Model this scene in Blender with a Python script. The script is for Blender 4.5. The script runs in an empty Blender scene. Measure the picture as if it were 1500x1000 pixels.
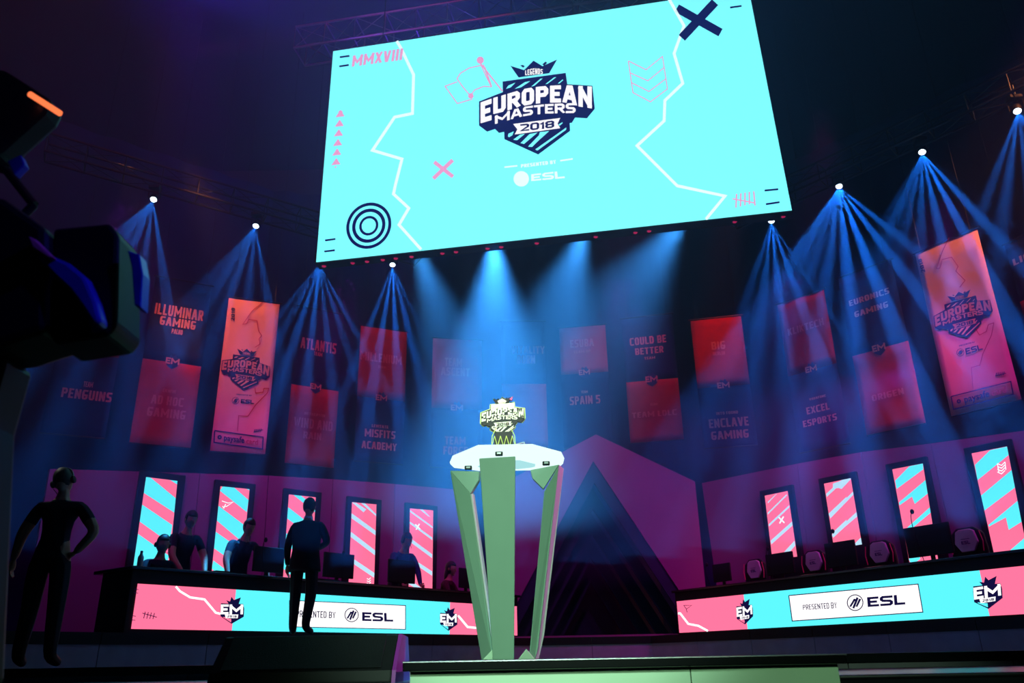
import bpy, bmesh, math, random
from mathutils import Vector, Matrix
random.seed(7)
C = bpy.context.scene.collection
SC = bpy.context.scene

# ------------------------------------------------------------------ camera
FPX, PITCH, ROLL, EYE = 1180.0, 0.376, 0.0182, 1.6
Fv = Vector((0, math.cos(PITCH), math.sin(PITCH)))
U0 = Vector((0, -math.sin(PITCH), math.cos(PITCH)))
R0 = Vector((1, 0, 0))
Rv = R0 * math.cos(ROLL) - U0 * math.sin(ROLL)
Uv = U0 * math.cos(ROLL) + R0 * math.sin(ROLL)
CAMP = Vector((0, 0, EYE))
cd = bpy.data.cameras.new('camera'); cam = bpy.data.objects.new('camera', cd); C.objects.link(cam)
cd.sensor_width = 36; cd.lens = 36 * FPX / 1500; cd.clip_start = .05; cd.clip_end = 200
cam.matrix_world = Matrix(((Rv.x, Uv.x, -Fv.x, 0), (Rv.y, Uv.y, -Fv.y, 0), (Rv.z, Uv.z, -Fv.z, EYE), (0, 0, 0, 1)))
cd.dof.use_dof = True; cd.dof.focus_distance = 7.5; cd.dof.aperture_fstop = 2.8
SC.camera = cam

def ray(x, y):
    return Fv + Rv * ((x - 750) / FPX) - Uv * ((y - 500) / FPX)
def at(x, y, Y):
    r = ray(x, y); return CAMP + r * (Y / r.y)
def atz(x, y, z):
    r = ray(x, y); return CAMP + r * ((z - EYE) / r.z)

# ------------------------------------------------------------------ world, exposure
w = bpy.data.worlds.new('world'); SC.world = w; w.use_nodes = True
w.node_tree.nodes['Background'].inputs[0].default_value = (0.001, 0.001, 0.004, 1)
w.node_tree.nodes['Background'].inputs[1].default_value = 1.0
vs = SC.view_settings
vs.view_transform = 'Standard'; vs.look = 'None'; vs.exposure = 0; vs.gamma = 1; vs.use_curve_mapping = False
cy = SC.cycles
cy.use_denoising = True; cy.max_bounces = 4; cy.diffuse_bounces = 2; cy.glossy_bounces = 2
cy.transmission_bounces = 3; cy.volume_bounces = 0; cy.use_light_tree = True
cy.caustics_reflective = False; cy.caustics_refractive = False
cy.sample_clamp_indirect = 3

# ------------------------------------------------------------------ stage lights and added fill spots
def spot(loc, tgt, col, power, deg, blend=.4, size=.05, gobo=None):
    l = bpy.data.lights.new('stage_or_fill_spot', 'SPOT'); o = bpy.data.objects.new('stage_or_fill_spot', l); C.objects.link(o)
    l.energy = power; l.color = col; l.spot_size = math.radians(deg); l.spot_blend = blend; l.shadow_soft_size = size
    d = (Vector(tgt) - Vector(loc)).normalized()
    o.rotation_euler = d.to_track_quat('-Z', 'Y').to_euler(); o.location = loc
    if gobo:
        n, inner, outer, wid, ctr = gobo
        l.use_nodes = True; nt = l.node_tree; em = nt.nodes['Emission']
        tc = nt.nodes.new('ShaderNodeTexCoord'); sp = nt.nodes.new('ShaderNodeSeparateXYZ')
        nt.links.new(tc.outputs['Normal'], sp.inputs[0])
        def mth(op, a, b=None, c=None):
            m = nt.nodes.new('ShaderNodeMath'); m.operation = op
            for i, v in enumerate((a, b, c)):
                if v is None: continue
                if isinstance(v, (int, float)): m.inputs[i].default_value = v
                else: nt.links.new(v, m.inputs[i])
            return m.outputs[0]
        def smooth(v, a, b):
            m = nt.nodes.new('ShaderNodeMapRange'); m.interpolation_type = 'SMOOTHSTEP'
            nt.links.new(v, m.inputs[0]); m.inputs[1].default_value = a; m.inputs[2].default_value = b
            return m.outputs[0]
        z = mth('ABSOLUTE', sp.outputs[2])
        x = mth('DIVIDE', sp.outputs[0], z); y = mth('DIVIDE', sp.outputs[1], z)
        au = mth('ABSOLUTE', x); av = mth('ABSOLUTE', y)
        holes = smooth(mth('COSINE', mth('ADD', mth('MULTIPLY', x, math.pi * n / outer), inner)), 1 - wid, 1 - wid * .35)
        tot = mth('MULTIPLY', mth('MULTIPLY', holes, mth('SUBTRACT', 1.0, smooth(au, outer * .9, outer))), mth('SUBTRACT', 1.0, smooth(av, ctr * .5, ctr)))
        tot = mth('MULTIPLY', tot, mth('ADD', .9, mth('MULTIPLY', .35, mth('SINE', mth('ADD', mth('MULTIPLY', x, 9.0), inner)))))
        nt.links.new(tot, em.inputs[1])
    return o

BLUE = (.02, .42, 1.0); CYANB = (.10, .74, 1.0)
# rows of moving heads on the rear truss: pixel, depth, target pixel, power, cone
HEADS = [((224, 294), 11.9, (160, 440), 230, 42), ((374, 333), 12.7, (308, 500), 220, 46), ((468, 388), 13.3, (430, 640), 260, 58),
         ((575, 390), 13.8, (572, 640), 340, 42), ((1130, 326), 12.6, (1135, 600), 320, 44), ((1229, 275), 11.9, (1225, 520), 700, 64),
         ((1351, 225), 10.9, (1370, 460), 420, 50), ((1491, 165), 9.9, (1560, 420), 260, 44)]
GK = 43.0
for i, (p, Y, t, pw, deg) in enumerate(HEADS):
    a = at(*p, Y); b = at(*t, Y - 1.2); R_ = math.tan(math.radians(deg / 2)) * .97
    o = spot(a, b, BLUE, pw * GK, deg, .15, .015, gobo=((5, 5, 7, 5, 5, 8, 7, 5)[i], .6 * i, R_, 1.1, .10))
# soft wash heads hidden behind the lower edge of the big screen
WASH = [((612, 366), 13.0, (705, 640), 460, 18), ((724, 352), 12.8, (722, 700), 1500, 24), ((856, 338), 12.8, (770, 600), 560, 22),
        ((1000, 322), 12.8, (840, 540), 440, 22)]
for p, Y, t, pw, deg in WASH:
    spot(at(*p, Y), at(*t, Y - 3.6), CYANB, pw * 30, deg, .9, .12)
# magenta wash on the set walls, warm light on the hanging banners, key light on the podium
MAG = (.9, .03, .72)
for a, t, pw in (((-5.2, 9.3, 7.4), at(230, 770, 12.6), 420), ((-2.6, 11.6, 7.4), at(440, 770, 14.2), 420), ((-.8, 13.4, 7.4), at(620, 780, 15.8), 420), ((1.9, 12.2, 7.6), at(880, 780, 15.5), 700),
                 ((4.6, 12.0, 7.6), at(1120, 780, 14.5), 480), ((6.2, 9.8, 7.6), at(1290, 760, 13.0), 480), ((7.8, 7.8, 7.6), at(1460, 740, 11.3), 420)):
    spot(a, t, MAG, pw * .55, 74, .9, .3)
ORG = (1.0, .30, .10); PUR = (.55, .05, .9)
spot((-5.4, 11.4, 9.6), at(362, 470, 13.5), ORG, 520, 44, 1, .2)
spot((-6.6, 11.6, 9.6), at(262, 462, 13.9), ORG, 900, 22, 1, .2)
spot((8.5, 7.0, 11.0), at(1400, 400, 11.8), ORG, 3000, 30, 1, .2)
spot((-4.0, 7.5, 9.5), at(340, 600, 13.5), PUR, 420, 40, 1, .2)
spot((6.5, 6.5, 9.5), at(1400, 560, 11.8), PUR, 200, 44, 1, .2)
spot((4.4, 13.2, 11.2), at(1054, 505, 16.3), (1.0, .06, .05), 900, 22, .9, .2)
spot((6.0, 12.6, 11.2), at(1190, 510, 14.8), (1.0, .04, .40), 380, 40, .9, .2)
spot((2.6, 13.2, 11.0), at(900, 560, 17.0), (1.0, .04, .35), 520, 50, .9, .2)
spot((-2.2, 13.2, 11.0), at(560, 570, 16.8), (1.0, .04, .40), 420, 54, .9, .2)
spot((-5.0, 9.0, 10.5), at(250, 590, 13.9), (1.0, .03, .12), 300, 26, .9, .2)
spot((-.3, -2.0, 5.2), (.12, 5.4, 2.05), (.60, 1.0, .72), 2300, 22, .5, .2)
spot((.7, -.6, 3.4), (.75, 4.2, 1.35), (.55, 1.0, .58), 260, 46, .5, .2)  # unseen fill spot added to brighten the island front
spot((-.5, 2.6, 6.0), at(737, 615, 5.4), (1.0, .90, .85), 900, 7, .5, .1)  # unseen spot added to brighten the trophy
spot((4.6, 8.6, 4.6), (.35, 5.6, 2.3), (1.0, .12, .8), 1100, 20, .5, .1)
spot((1.6, 1.2, 4.6), at(110, 410, 2.1), (.06, .05, 1.0), 260, 22, .9, .05)
spot((-6.8, 8.6, 6.5), at(97, 700, 7.35), (.9, 1.0, .9), 160, 7, .6, .05)  # unseen rim spot added for a highlight on the headset
spot((1.0, 14.0, 11.5), (-4.0, 15.0, 14.9), (.14, .01, 1.0), 800, 130, 1, .4)  # unseen violet spot added to tint the upper haze navy
spot((-5.0, 7.0, 9.5), (-2.0, 12.5, 14.9), (.16, .01, 1.0), 900, 90, 1, .4)  # second unseen violet spot, added for the same navy tint overhead
spot((-2.0, 1.0, 13.0), (-6.5, 12.0, 13.0), (1.0, .01, .10), 4000, 70, 1, .4)  # unseen red spot added to give the haze at left its hue

spot((-5.5, 9.0, 11.0), at(600, 20, 12.6), (.16, .10, 1.0), 2200, 36, .9, .1)  # unseen blue spot added to bring out the top truss
spot((-5.0, 10.0, 10.5), at(530, 40, 12.6), (1.0, .08, .5), 600, 14, .9, .1)  # unseen pink spot added for the rungs of the top truss

# ------------------------------------------------------------------ materials
MATS = {}
def mat(name, col, rough=.7, metal=0, noise=0, scale=20, spec=.3, bump=0):
    if name in MATS: return MATS[name]
    m = bpy.data.materials.new(name); m.use_nodes = True; nt = m.node_tree; b = nt.nodes['Principled BSDF']
    b.inputs['Base Color'].default_value = (*col, 1); b.inputs['Roughness'].default_value = rough
    b.inputs['Metallic'].default_value = metal; b.inputs['Specular IOR Level'].default_value = spec
    if noise or bump:
        tc = nt.nodes.new('ShaderNodeTexCoord'); nz = nt.nodes.new('ShaderNodeTexNoise'); nz.inputs['Scale'].default_value = scale
        nt.links.new(tc.outputs['Object'], nz.inputs['Vector'])
        if noise:
            r = nt.nodes.new('ShaderNodeMapRange'); r.inputs[3].default_value = 1 - noise; r.inputs[4].default_value = 1 + noise
            mx = nt.nodes.new('ShaderNodeVectorMath'); mx.operation = 'SCALE'; mx.inputs[0].default_value = col
            nt.links.new(nz.outputs['Fac'], r.inputs[0]); nt.links.new(r.outputs[0], mx.inputs['Scale'])
            nt.links.new(mx.outputs[0], b.inputs['Base Color'])
        if bump:
            bp = nt.nodes.new('ShaderNodeBump'); bp.inputs['Strength'].default_value = bump; bp.inputs['Distance'].default_value = .01
            nt.links.new(nz.outputs['Fac'], bp.inputs['Height']); nt.links.new(bp.outputs[0], b.inputs['Normal'])
    MATS[name] = m; return m
def lin(c):
    return tuple(((v / 255 + .055) / 1.055) ** 2.4 if v > 10 else v / 255 / 12.92 for v in c)
def glow(name, rgb, k=1.0, sample=False):
    if name in MATS: return MATS[name]
    m = bpy.data.materials.new(name); m.use_nodes = True; nt = m.node_tree; nt.nodes.clear()
    e = nt.nodes.new('ShaderNodeEmission'); o = nt.nodes.new('ShaderNodeOutputMaterial')
    e.inputs[0].default_value = (*lin(rgb), 1); e.inputs[1].default_value = k; nt.links.new(e.outputs[0], o.inputs[0])
    m.cycles.emission_sampling = 'AUTO' if sample else 'NONE'
    MATS[name] = m; return m

BLACK = mat('matt_black', (.004, .004, .006), .6, noise=.3)
GLOSSB = mat('gloss_black', (.004, .004, .006), .22, spec=.6, noise=.2)
METAL = mat('truss_metal', (.35, .33, .38), .35, 1, noise=.15)
DARKMET = mat('dark_metal', (.03, .03, .035), .4, .8, noise=.2)
NAVYF = mat('navy_fabric', (.006, .018, .085), .9, noise=.25, scale=6, bump=.3)
REDF = mat('red_fabric', (.40, .008, .03), .85, noise=.18, scale=5, bump=.3)
SALMONF = mat('salmon_fabric', (.85, .40, .34), .85, noise=.12, scale=4, bump=.3)
CURT = mat('backdrop_cloth', (.004, .014, .065), .95, noise=.4, scale=3, bump=.4)
TXT = mat('salmon_print', (.62, .26, .26), .8, noise=.05)
TXTRED = mat('pale_red_print', (.60, .12, .15), .8, noise=.05)
NAVYP = mat('navy_print', (.012, .02, .12), .8, noise=.05)
REDP = mat('red_line_print', (.55, .03, .07), .8, noise=.05)
SETP = mat('set_wall_wash_tint', (.26, .06, .20), .8, noise=.10, scale=2)  # pale wall with the magenta of the wash put into its base colour
SETD = mat('set_dark_paint', (.012, .018, .05), .7, noise=.2, scale=3)
DECK = mat('deck_vinyl', (.012, .014, .02), .28, spec=.5, noise=.3, scale=8)
RISER = mat('riser_panel', (.34, .30, .38), .6, noise=.2, scale=5)
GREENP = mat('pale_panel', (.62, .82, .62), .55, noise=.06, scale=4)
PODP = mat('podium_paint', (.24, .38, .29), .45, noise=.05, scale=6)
SKIN = mat('skin', (.42, .20, .14), .55, noise=.08)
HAIR = mat('dark_hair', (.012, .008, .006), .6, noise=.3, scale=60)
SUIT = mat('black_suit', (.007, .007, .012), .8, noise=.2, scale=40)
TEE = mat('navy_tee', (.012, .014, .035), .85, noise=.2, scale=30)
JEANS = mat('dark_trousers', (.008, .009, .016), .85, noise=.2, scale=30)
WHITEP = mat('white_plastic', (.6, .55, .58), .4, noise=.05)
ROOM = mat('room_dark', (.02, .018, .04), .9, noise=.2, scale=1)
G_CY = glow('led_screen_cyan', (124, 250, 255), 1.4, True)
G_CY2 = glow('led_cyan', (88, 232, 245), 1.2, True)
G_PK = glow('led_pink', (255, 112, 150), 1.2, True)
G_WH = glow('led_white', (255, 250, 252), 1.3)
G_NV = glow('led_navy', (14, 4, 88), 1.0)
G_NV2 = glow('led_ink', (20, 16, 62), 1.0)
G_PS = glow('led_soft_pink', (244, 160, 208), 1.2)
G_PL = glow('led_pale_blue', (176, 216, 240), 1.25)
G_LW = glow('led_pale_white', (232, 255, 255), 1.3)

# ------------------------------------------------------------------ mesh helpers
def tag(o, label=None, cat=None, group=None, kind=None):
    if label: o['label'] = label
    if cat: o['category'] = cat
    if group: o['group'] = group
    if kind: o['kind'] = kind
    return o
def thing(name, label, cat, loc=(0, 0, 0), group=None, rot=None):
    o = bpy.data.objects.new(name, None); C.objects.link(o); o.location = loc; o.empty_display_size = .1
    if rot: o.rotation_euler = rot
    return tag(o, label, cat, group)
class MB:
    def __init__(s): s.v = []; s.f = []; s.smooth = False
    def add(s, vs, fs):
        n = len(s.v); s.v += [Vector(v) for v in vs]; s.f += [tuple(i + n for i in f) for f in fs]; return s
    def box(s, c, size, rot=None, axes=None):
        c = Vector(c); hx, hy, hz = (k / 2 for k in size)
        A = axes or ((Matrix.Rotation(rot, 3, 'Z') if rot else Matrix.Identity(3)).transposed())
        X, Y, Z = (Vector(a) for a in A)
        b = min(hx, hy, hz) * .12
        vs = []
        for sz in (-1, 1):
            for sx, sy in ((-1, -1), (1, -1), (1, 1), (-1, 1)):
                vs.append(c + X * sx * hx + Y * sy * hy + Z * sz * hz)
        return s.add(vs, [(3, 2, 1, 0), (4, 5, 6, 7), (0, 1, 5, 4), (1, 2, 6, 5), (2, 3, 7, 6), (3, 0, 4, 7)])
    def tube(s, p0, p1, r0, r1=None, n=10, cap=True):
        p0 = Vector(p0); p1 = Vector(p1); r1 = r0 if r1 is None else r1
        d = (p1 - p0).normalized(); a = d.orthogonal().normalized(); b = d.cross(a)
        vs = []
        for p, r in ((p0, r0), (p1, r1)):
            vs += [p + (a * math.cos(2 * math.pi * k / n) + b * math.sin(2 * math.pi * k / n)) * r for k in range(n)]
        fs = [(k, (k + 1) % n, n + (k + 1) % n, n + k) for k in range(n)]
        if cap: fs += [tuple(range(n - 1, -1, -1)), tuple(range(n, 2 * n))]
        return s.add(vs, fs)
    def path(s, pts, r, n=8):
        for a, b in zip(pts[:-1], pts[1:]): s.tube(a, b, r, n=n)
        return s
    def lathe(s, c, axis, prof, n=20):
        c = Vector(c); d = Vector(axis).normalized(); a = d.orthogonal().normalized(); b = d.cross(a); vs = []
        for h, r in prof:
            vs += [c + d * h + (a * math.cos(2 * math.pi * k / n) + b * math.sin(2 * math.pi * k / n)) * r for k in range(n)]
        fs = []
        for i in range(len(prof) - 1):
            fs += [(i * n + k, i * n + (k + 1) % n, (i + 1) * n + (k + 1) % n, (i + 1) * n + k) for k in range(n)]
        fs += [tuple(range(n - 1, -1, -1)), tuple(range((len(prof) - 1) * n, len(prof) * n))]
        s.smooth = True
        return s.add(vs, fs)
    def poly(s, pts): return s.add(pts, [tuple(range(len(pts)))])
    def prism(s, pts, off):
        n = len(pts); off = Vector(off); pts = [Vector(p) for p in pts]
        return s.add(pts + [p + off for p in pts], [tuple(range(n - 1, -1, -1)), tuple(range(n, 2 * n))] + [(k, (k + 1) % n, n + (k + 1) % n, n + k) for k in range(n)])
    def ball(s, c, r, n=12, m=8):
        r = r if hasattr(r, '__len__') else (r, r, r); c = Vector(c); vs = [c + Vector((0, 0, -r[2]))]
        for i in range(1, m):
            t = -math.pi / 2 + math.pi * i / m
            vs += [c + Vector((r[0] * math.cos(t) * math.cos(2 * math.pi * k / n), r[1] * math.cos(t) * math.sin(2 * math.pi * k / n), r[2] * math.sin(t))) for k in range(n)]
        vs.append(c + Vector((0, 0, r[2]))); L = len(vs) - 1
        fs = [(0, 1 + (k + 1) % n, 1 + k) for k in range(n)]
        for i in range(m - 2):
            fs += [(1 + i * n + k, 1 + i * n + (k + 1) % n, 1 + (i + 1) * n + (k + 1) % n, 1 + (i + 1) * n + k) for k in range(n)]
        fs += [(L, 1 + (m - 2) * n + k, 1 + (m - 2) * n + (k + 1) % n) for k in range(n)]
        s.smooth = True
        return s.add(vs, fs)
    def build(s, name, m, parent=None, org=(0, 0, 0), bevel=0, fix=True):
        org = Vector(org); me = bpy.data.meshes.new(name)
        me.from_pydata([v - org for v in s.v], [], s.f)
        if fix:
            bm = bmesh.new(); bm.from_mesh(me); bmesh.ops.recalc_face_normals(bm, faces=bm.faces); bm.to_mesh(me); bm.free()
        me.materials.append(m)
        if s.smooth:
            for p in me.polygons: p.use_smooth = True
            me.set_sharp_from_angle(angle=math.radians(40))
        o = bpy.data.objects.new(name, me); C.objects.link(o)
        if parent is not None: o.parent = parent
        else: o.location = org
        if bevel:
            b = o.modifiers.new('bevel', 'BEVEL'); b.width = bevel; b.segments = 2; b.limit_method = 'ANGLE'
        return o

class Plane:
    """vertical (or given) plane a pixel can be carried onto"""
    def __init__(s, p0, n):
        s.p0 = Vector(p0); s.n = Vector(n).normalized()
        if s.n.dot(CAMP - s.p0) < 0: s.n = -s.n
    def hit(s, x, y, off=0):
        r = ray(x, y); q = s.p0 + s.n * off
        return CAMP + r * ((q - CAMP).dot(s.n) / r.dot(s.n))
def vplane(a, b):   # Y = a + b X
    return Plane((0, a, EYE), (-b, 1, 0))

_C = [(1, 1), (.2, 1), (0, .85), (0, .15), (.2, 0), (1, 0)]
_O = [(0, .5), (0, .85), (.2, 1), (.8, 1), (1, .85), (1, .15), (.8, 0), (.2, 0), (0, .15), (0, .5)]
_P = [(0, 0), (0, 1), (.8, 1), (1, .87), (1, .62), (.8, .48), (0, .48)]
GLYPH = {'A': (1.12, [(0, 0), (.38, 1), (.62, 1), (1, 0)], [(.22, .3), (.78, .3)]), 'B': (1, _P[:-1] + [(0, .48)], [(.8, .48), (1, .36), (1, .13), (.8, 0), (0, 0)]), 'C': (1, _C),
         'D': (1, [(0, .5), (0, 1), (.75, 1), (1, .82), (1, .18), (.75, 0), (0, 0), (0, .5)]), 'E': (.88, [(1, 1), (0, 1), (0, 0), (1, 0)], [(0, .5), (.8, .5)]), 'F': (.86, [(1, 1), (0, 1), (0, 0)], [(0, .48), (.8, .48)]),
         'G': (1, [(1, 1), (.2, 1), (0, .85), (0, .15), (.2, 0), (.8, 0), (1, .15), (1, .44), (.6, .44)]), 'H': (1, [(0, 0), (0, 1)], [(1, 0), (1, 1)], [(0, .5), (1, .5)]), 'I': (.0, [(.5, 0), (.5, 1)]), 'K': (1, [(0, 0), (0, 1)], [(.95, 1), (.05, .42)], [(.3, .6), (.95, 0)]),
         'L': (.84, [(0, 1), (0, 0), (1, 0)]), 'M': (1.5, [(0, 0), (0, 1)], [(0.0, .92), (.5, .32), (1.0, .92)], [(1, 1), (1, 0)]), 'N': (1.08, [(0, 0), (0, 1)], [(.03, .97), (.97, .03)], [(1, 0), (1, 1)]), 'O': (1, _O), 'P': (1, _P),
         'R': (1, _P, [(.5, .48), (1, 0)]), 'S': (1, [(1, 1), (.15, 1), (0, .87), (0, .66), (.15, .53), (.85, .47), (1, .34), (1, .13), (.85, 0), (0, 0)]),
         'T': (1, [(0, 1), (1, 1)], [(.5, 1), (.5, 0)]), 'U': (1, [(0, 1), (0, .15), (.2, 0), (.8, 0), (1, .15), (1, 1)]), 'V': (1.08, [(0, 1), (.42, 0), (.58, 0), (1, 1)]), 'W': (1.5, [(0, 1), (.25, 0), (.5, .8), (.75, 0), (1, 1)]),
         'X': (1.05, [(0, 0), (1, 1)], [(0, 1), (1, 0)]), 'Y': (1.05, [(0, 1), (.5, .45), (1, 1)], [(.5, .5), (.5, 0)]), '0': (1, _O), '1': (.45, [(0, .82), (1, 1), (1, 0)]),
         '2': (1, [(0, 1), (.8, 1), (1, .86), (1, .62), (0, 0), (1, 0)]), '5': (1, [(1, 1), (0, 1), (0, .56), (.8, .56), (1, .42), (1, .14), (.8, 0), (0, 0)]),
         '8': (1, [(.2, .52), (0, .66), (0, .87), (.2, 1), (.8, 1), (1, .87), (1, .66), (.8, .52), (.2, .52), (0, .36), (0, .14), (.2, 0), (.8, 0), (1, .14), (1, .36), (.8, .52)])}
_T = {}
def text2d(st, bold=.03):
    """heavy chamfered sign lettering built from mitred strokes, normalised to a unit box; bold = weight"""
    k = (st, bold)
    if k in _T: return _T[k]
    if st.upper() != st:
        c = bpy.data.curves.new('lettering', 'FONT'); c.body = st; c.offset = bold; c.resolution_u = 2; c.fill_mode = 'FRONT'
        o = bpy.data.objects.new('lettering', c); C.objects.link(o)
        dg = bpy.context.evaluated_depsgraph_get(); dg.update()
        me = bpy.data.meshes.new_from_object(o.evaluated_get(dg))
        vs = [v.co.copy() for v in me.vertices]; fs = [tuple(p.vertices) for p in me.polygons]
        bpy.data.objects.remove(o); bpy.data.curves.remove(c); bpy.data.meshes.remove(me)
    else:
        cw, sw = {'w': (.80, .22), 'x': (.95, .23)}.get(bold, (.46, .15 + (bold if isinstance(bold, float) else 0)))
        if bold == 'e': cw, sw = .66, .235
        mb = MB(); x = 0
        for ch in st:
            if ch == ' ': x += cw * .6; continue
            g = GLYPH[ch]; w_ = cw * g[0]
            if ch != 'I': w_ = max(w_, sw * 1.6)
            for pl in g[1:]:
                pts = [Vector((x + (sw + (w_ - sw) * a if ch != 'I' else sw) - (sw / 2), sw / 2 + (1 - sw) * b)) for a, b in pl]
                if (pts[0] - pts[-1]).length > .001:
                    pts[0] = pts[0] + (pts[0] - pts[1]).normalized() * sw / 2; pts[-1] = pts[-1] + (pts[-1] - pts[-2]).normalized() * sw / 2
                for p in pts: p.y = min(1, max(0, p.y))
                stroke(mb, [tuple(p) for p in pts], sw, lambda a, b: Vector((a, min(1, max(0, b)), 0)))
            x += (w_ if ch != 'I' else sw) + .09
        vs = mb.v; fs = mb.f
    x0, x1 = min(v.x for v in vs), max(v.x for v in vs); y0, y1 = min(v.y for v in vs), max(v.y for v in vs)
    vs = [((v.x - x0) / (x1 - x0), (v.y - y0) / (y1 - y0)) for v in vs]
    _T[k] = (vs, fs); return _T[k]
def textmap(mb, st, f, bold=.02):
    vs, fs = text2d(st, bold); mb.add([f(u, v) for u, v in vs], fs); return mb
def quadtext(mb, st, bl, br, tr, tl, carry, bold=.02):
    def f(u, v):
        x = (bl[0] * (1 - u) + br[0] * u) * (1 - v) + (tl[0] * (1 - u) + tr[0] * u) * v
        y = (bl[1] * (1 - u) + br[1] * u) * (1 - v) + (tl[1] * (1 - u) + tr[1] * u) * v
        return carry(x, y)
    return textmap(mb, st, f, bold)
def clip(poly, quad):
    def area(p): return sum(p[i][0] * p[(i + 1) % len(p)][1] - p[(i + 1) % len(p)][0] * p[i][1] for i in range(len(p)))
    if area(quad) < 0: quad = quad[::-1]
    out = list(poly)
    for i in range(len(quad)):
        a, b = quad[i], quad[(i + 1) % len(quad)]; inp = out; out = []
        sd = lambda p: (b[0] - a[0]) * (p[1] - a[1]) - (b[1] - a[1]) * (p[0] - a[0])
        for j in range(len(inp)):
            p, q = inp[j - 1], inp[j]
            if (sd(p) >= 0) != (sd(q) >= 0):
                t = sd(p) / (sd(p) - sd(q)); out.append((p[0] + (q[0] - p[0]) * t, p[1] + (q[1] - p[1]) * t))
            if sd(q) >= 0: out.append(q)
        if not out: return []
    return out
def stroke(mb, pts, wd, carry):
    """flat line of even width drawn through pixel points, mitred"""
    n = len(pts); L = []; R = []
    for i, p in enumerate(pts):
        a = Vector(pts[max(i - 1, 0)]); b = Vector(pts[min(i + 1, n - 1)]); p = Vector(p)
        d1 = (p - a).normalized() if i else (b - p).normalized(); d2 = (b - p).normalized() if i < n - 1 else d1
        n1 = Vector((-d1.y, d1.x)); n2 = Vector((-d2.y, d2.x)); m = (n1 + n2).normalized(); k = min(1.8, 1 / max(.3, m.dot(n1)))
        L.append(p + m * wd / 2 * k); R.append(p - m * wd / 2 * k)
    for i in range(n - 1):
        mb.poly([carry(*L[i]), carry(*L[i + 1]), carry(*R[i + 1]), carry(*R[i])])
    return mb
def disc(mb, c, r0, r1, carry, n=48, M=((1, 0), (0, 1))):
    def e(t, r): return carry(c[0] + r * (M[0][0] * math.cos(t) + M[0][1] * math.sin(t)), c[1] + r * (M[1][0] * math.cos(t) + M[1][1] * math.sin(t)))
    for k in range(n):
        a, b = 2 * math.pi * k / n, 2 * math.pi * (k + 1) / n
        if r0 > 0: mb.poly([e(a, r0), e(b, r0), e(b, r1), e(a, r1)])
    if r0 <= 0: mb.poly([e(2 * math.pi * k / n, r1) for k in range(n)])
    return mb
def interp(tab, x):
    for (x0, y0), (x1, y1) in zip(tab[:-1], tab[1:]):
        if x <= x1: return y0 + (y1 - y0) * (x - x0) / (x1 - x0)
    return tab[-1][1]
def affine(src, dst):
    (a, b, c), (A, B, D) = src, dst
    m = Matrix(((a[0], b[0], c[0]), (a[1], b[1], c[1]), (1, 1, 1))); n = Matrix(((A[0], B[0], D[0]), (A[1], B[1], D[1]), (1, 1, 1)))
    T = n @ m.inverted()
    def f(x, y):
        r = T @ Vector((x, y, 1)); return r.x, r.y
    return f

# emblem in its own drawing units
EMB_BODY = [(268, 385), (420, 325), (418, 258), (820, 203), (830, 275), (990, 285), (1005, 432), (955, 492), (880, 487), (860, 520), (845, 522), (848, 572), (645, 722), (430, 625), (428, 578), (395, 585), (370, 560), (320, 577), (268, 538)]
EMB_CROWN = [(468, 158), (555, 185), (615, 125), (672, 160), (765, 118), (715, 205), (520, 232)]
EMB_DOTS = [[(530, 156), (546, 152), (560, 160), (550, 170)], [(670, 150), (692, 130), (702, 140), (684, 156)]]
EMB_RIB = [(485, 528), (785, 490), (768, 525), (785, 555), (495, 595), (512, 562)]
EMB_STR = [[(440, 305), (455, 283), (500, 265), (470, 295)], [(495, 305), (560, 262), (595, 255), (535, 295)], [(600, 290), (660, 240), (675, 237), (620, 285)],
           [(690, 275), (745, 232), (760, 230), (705, 272)], [(770, 270), (800, 245), (805, 248), (780, 270)],
           [(452, 608), (455, 590), (490, 575), (480, 600), (460, 612)], [(485, 628), (530, 596), (560, 591), (510, 632)], [(532, 650), (590, 592), (640, 583), (555, 655)],
           [(580, 672), (650, 600), (655, 580), (715, 573), (640, 640), (605, 675)], [(625, 690), (640, 680), (825, 550), (822, 565), (640, 697)], [(775, 530), (800, 517), (800, 523), (780, 540)]]
TOPC = [(275, 392), (360, 362), (405, 350), (485, 325), (565, 302), (665, 288), (750, 282), (825, 281), (990, 290)]
BOTC = [(275, 525), (352, 502), (374, 462), (405, 455), (490, 430), (580, 405), (670, 395), (750, 390), (830, 394), (890, 415), (990, 430)]
MTOP = [(365, 478), (470, 440), (570, 415), (690, 402), (885, 394)]
MBOT = [(365, 530), (470, 500), (570, 474), (690, 462), (885, 458)]
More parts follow.
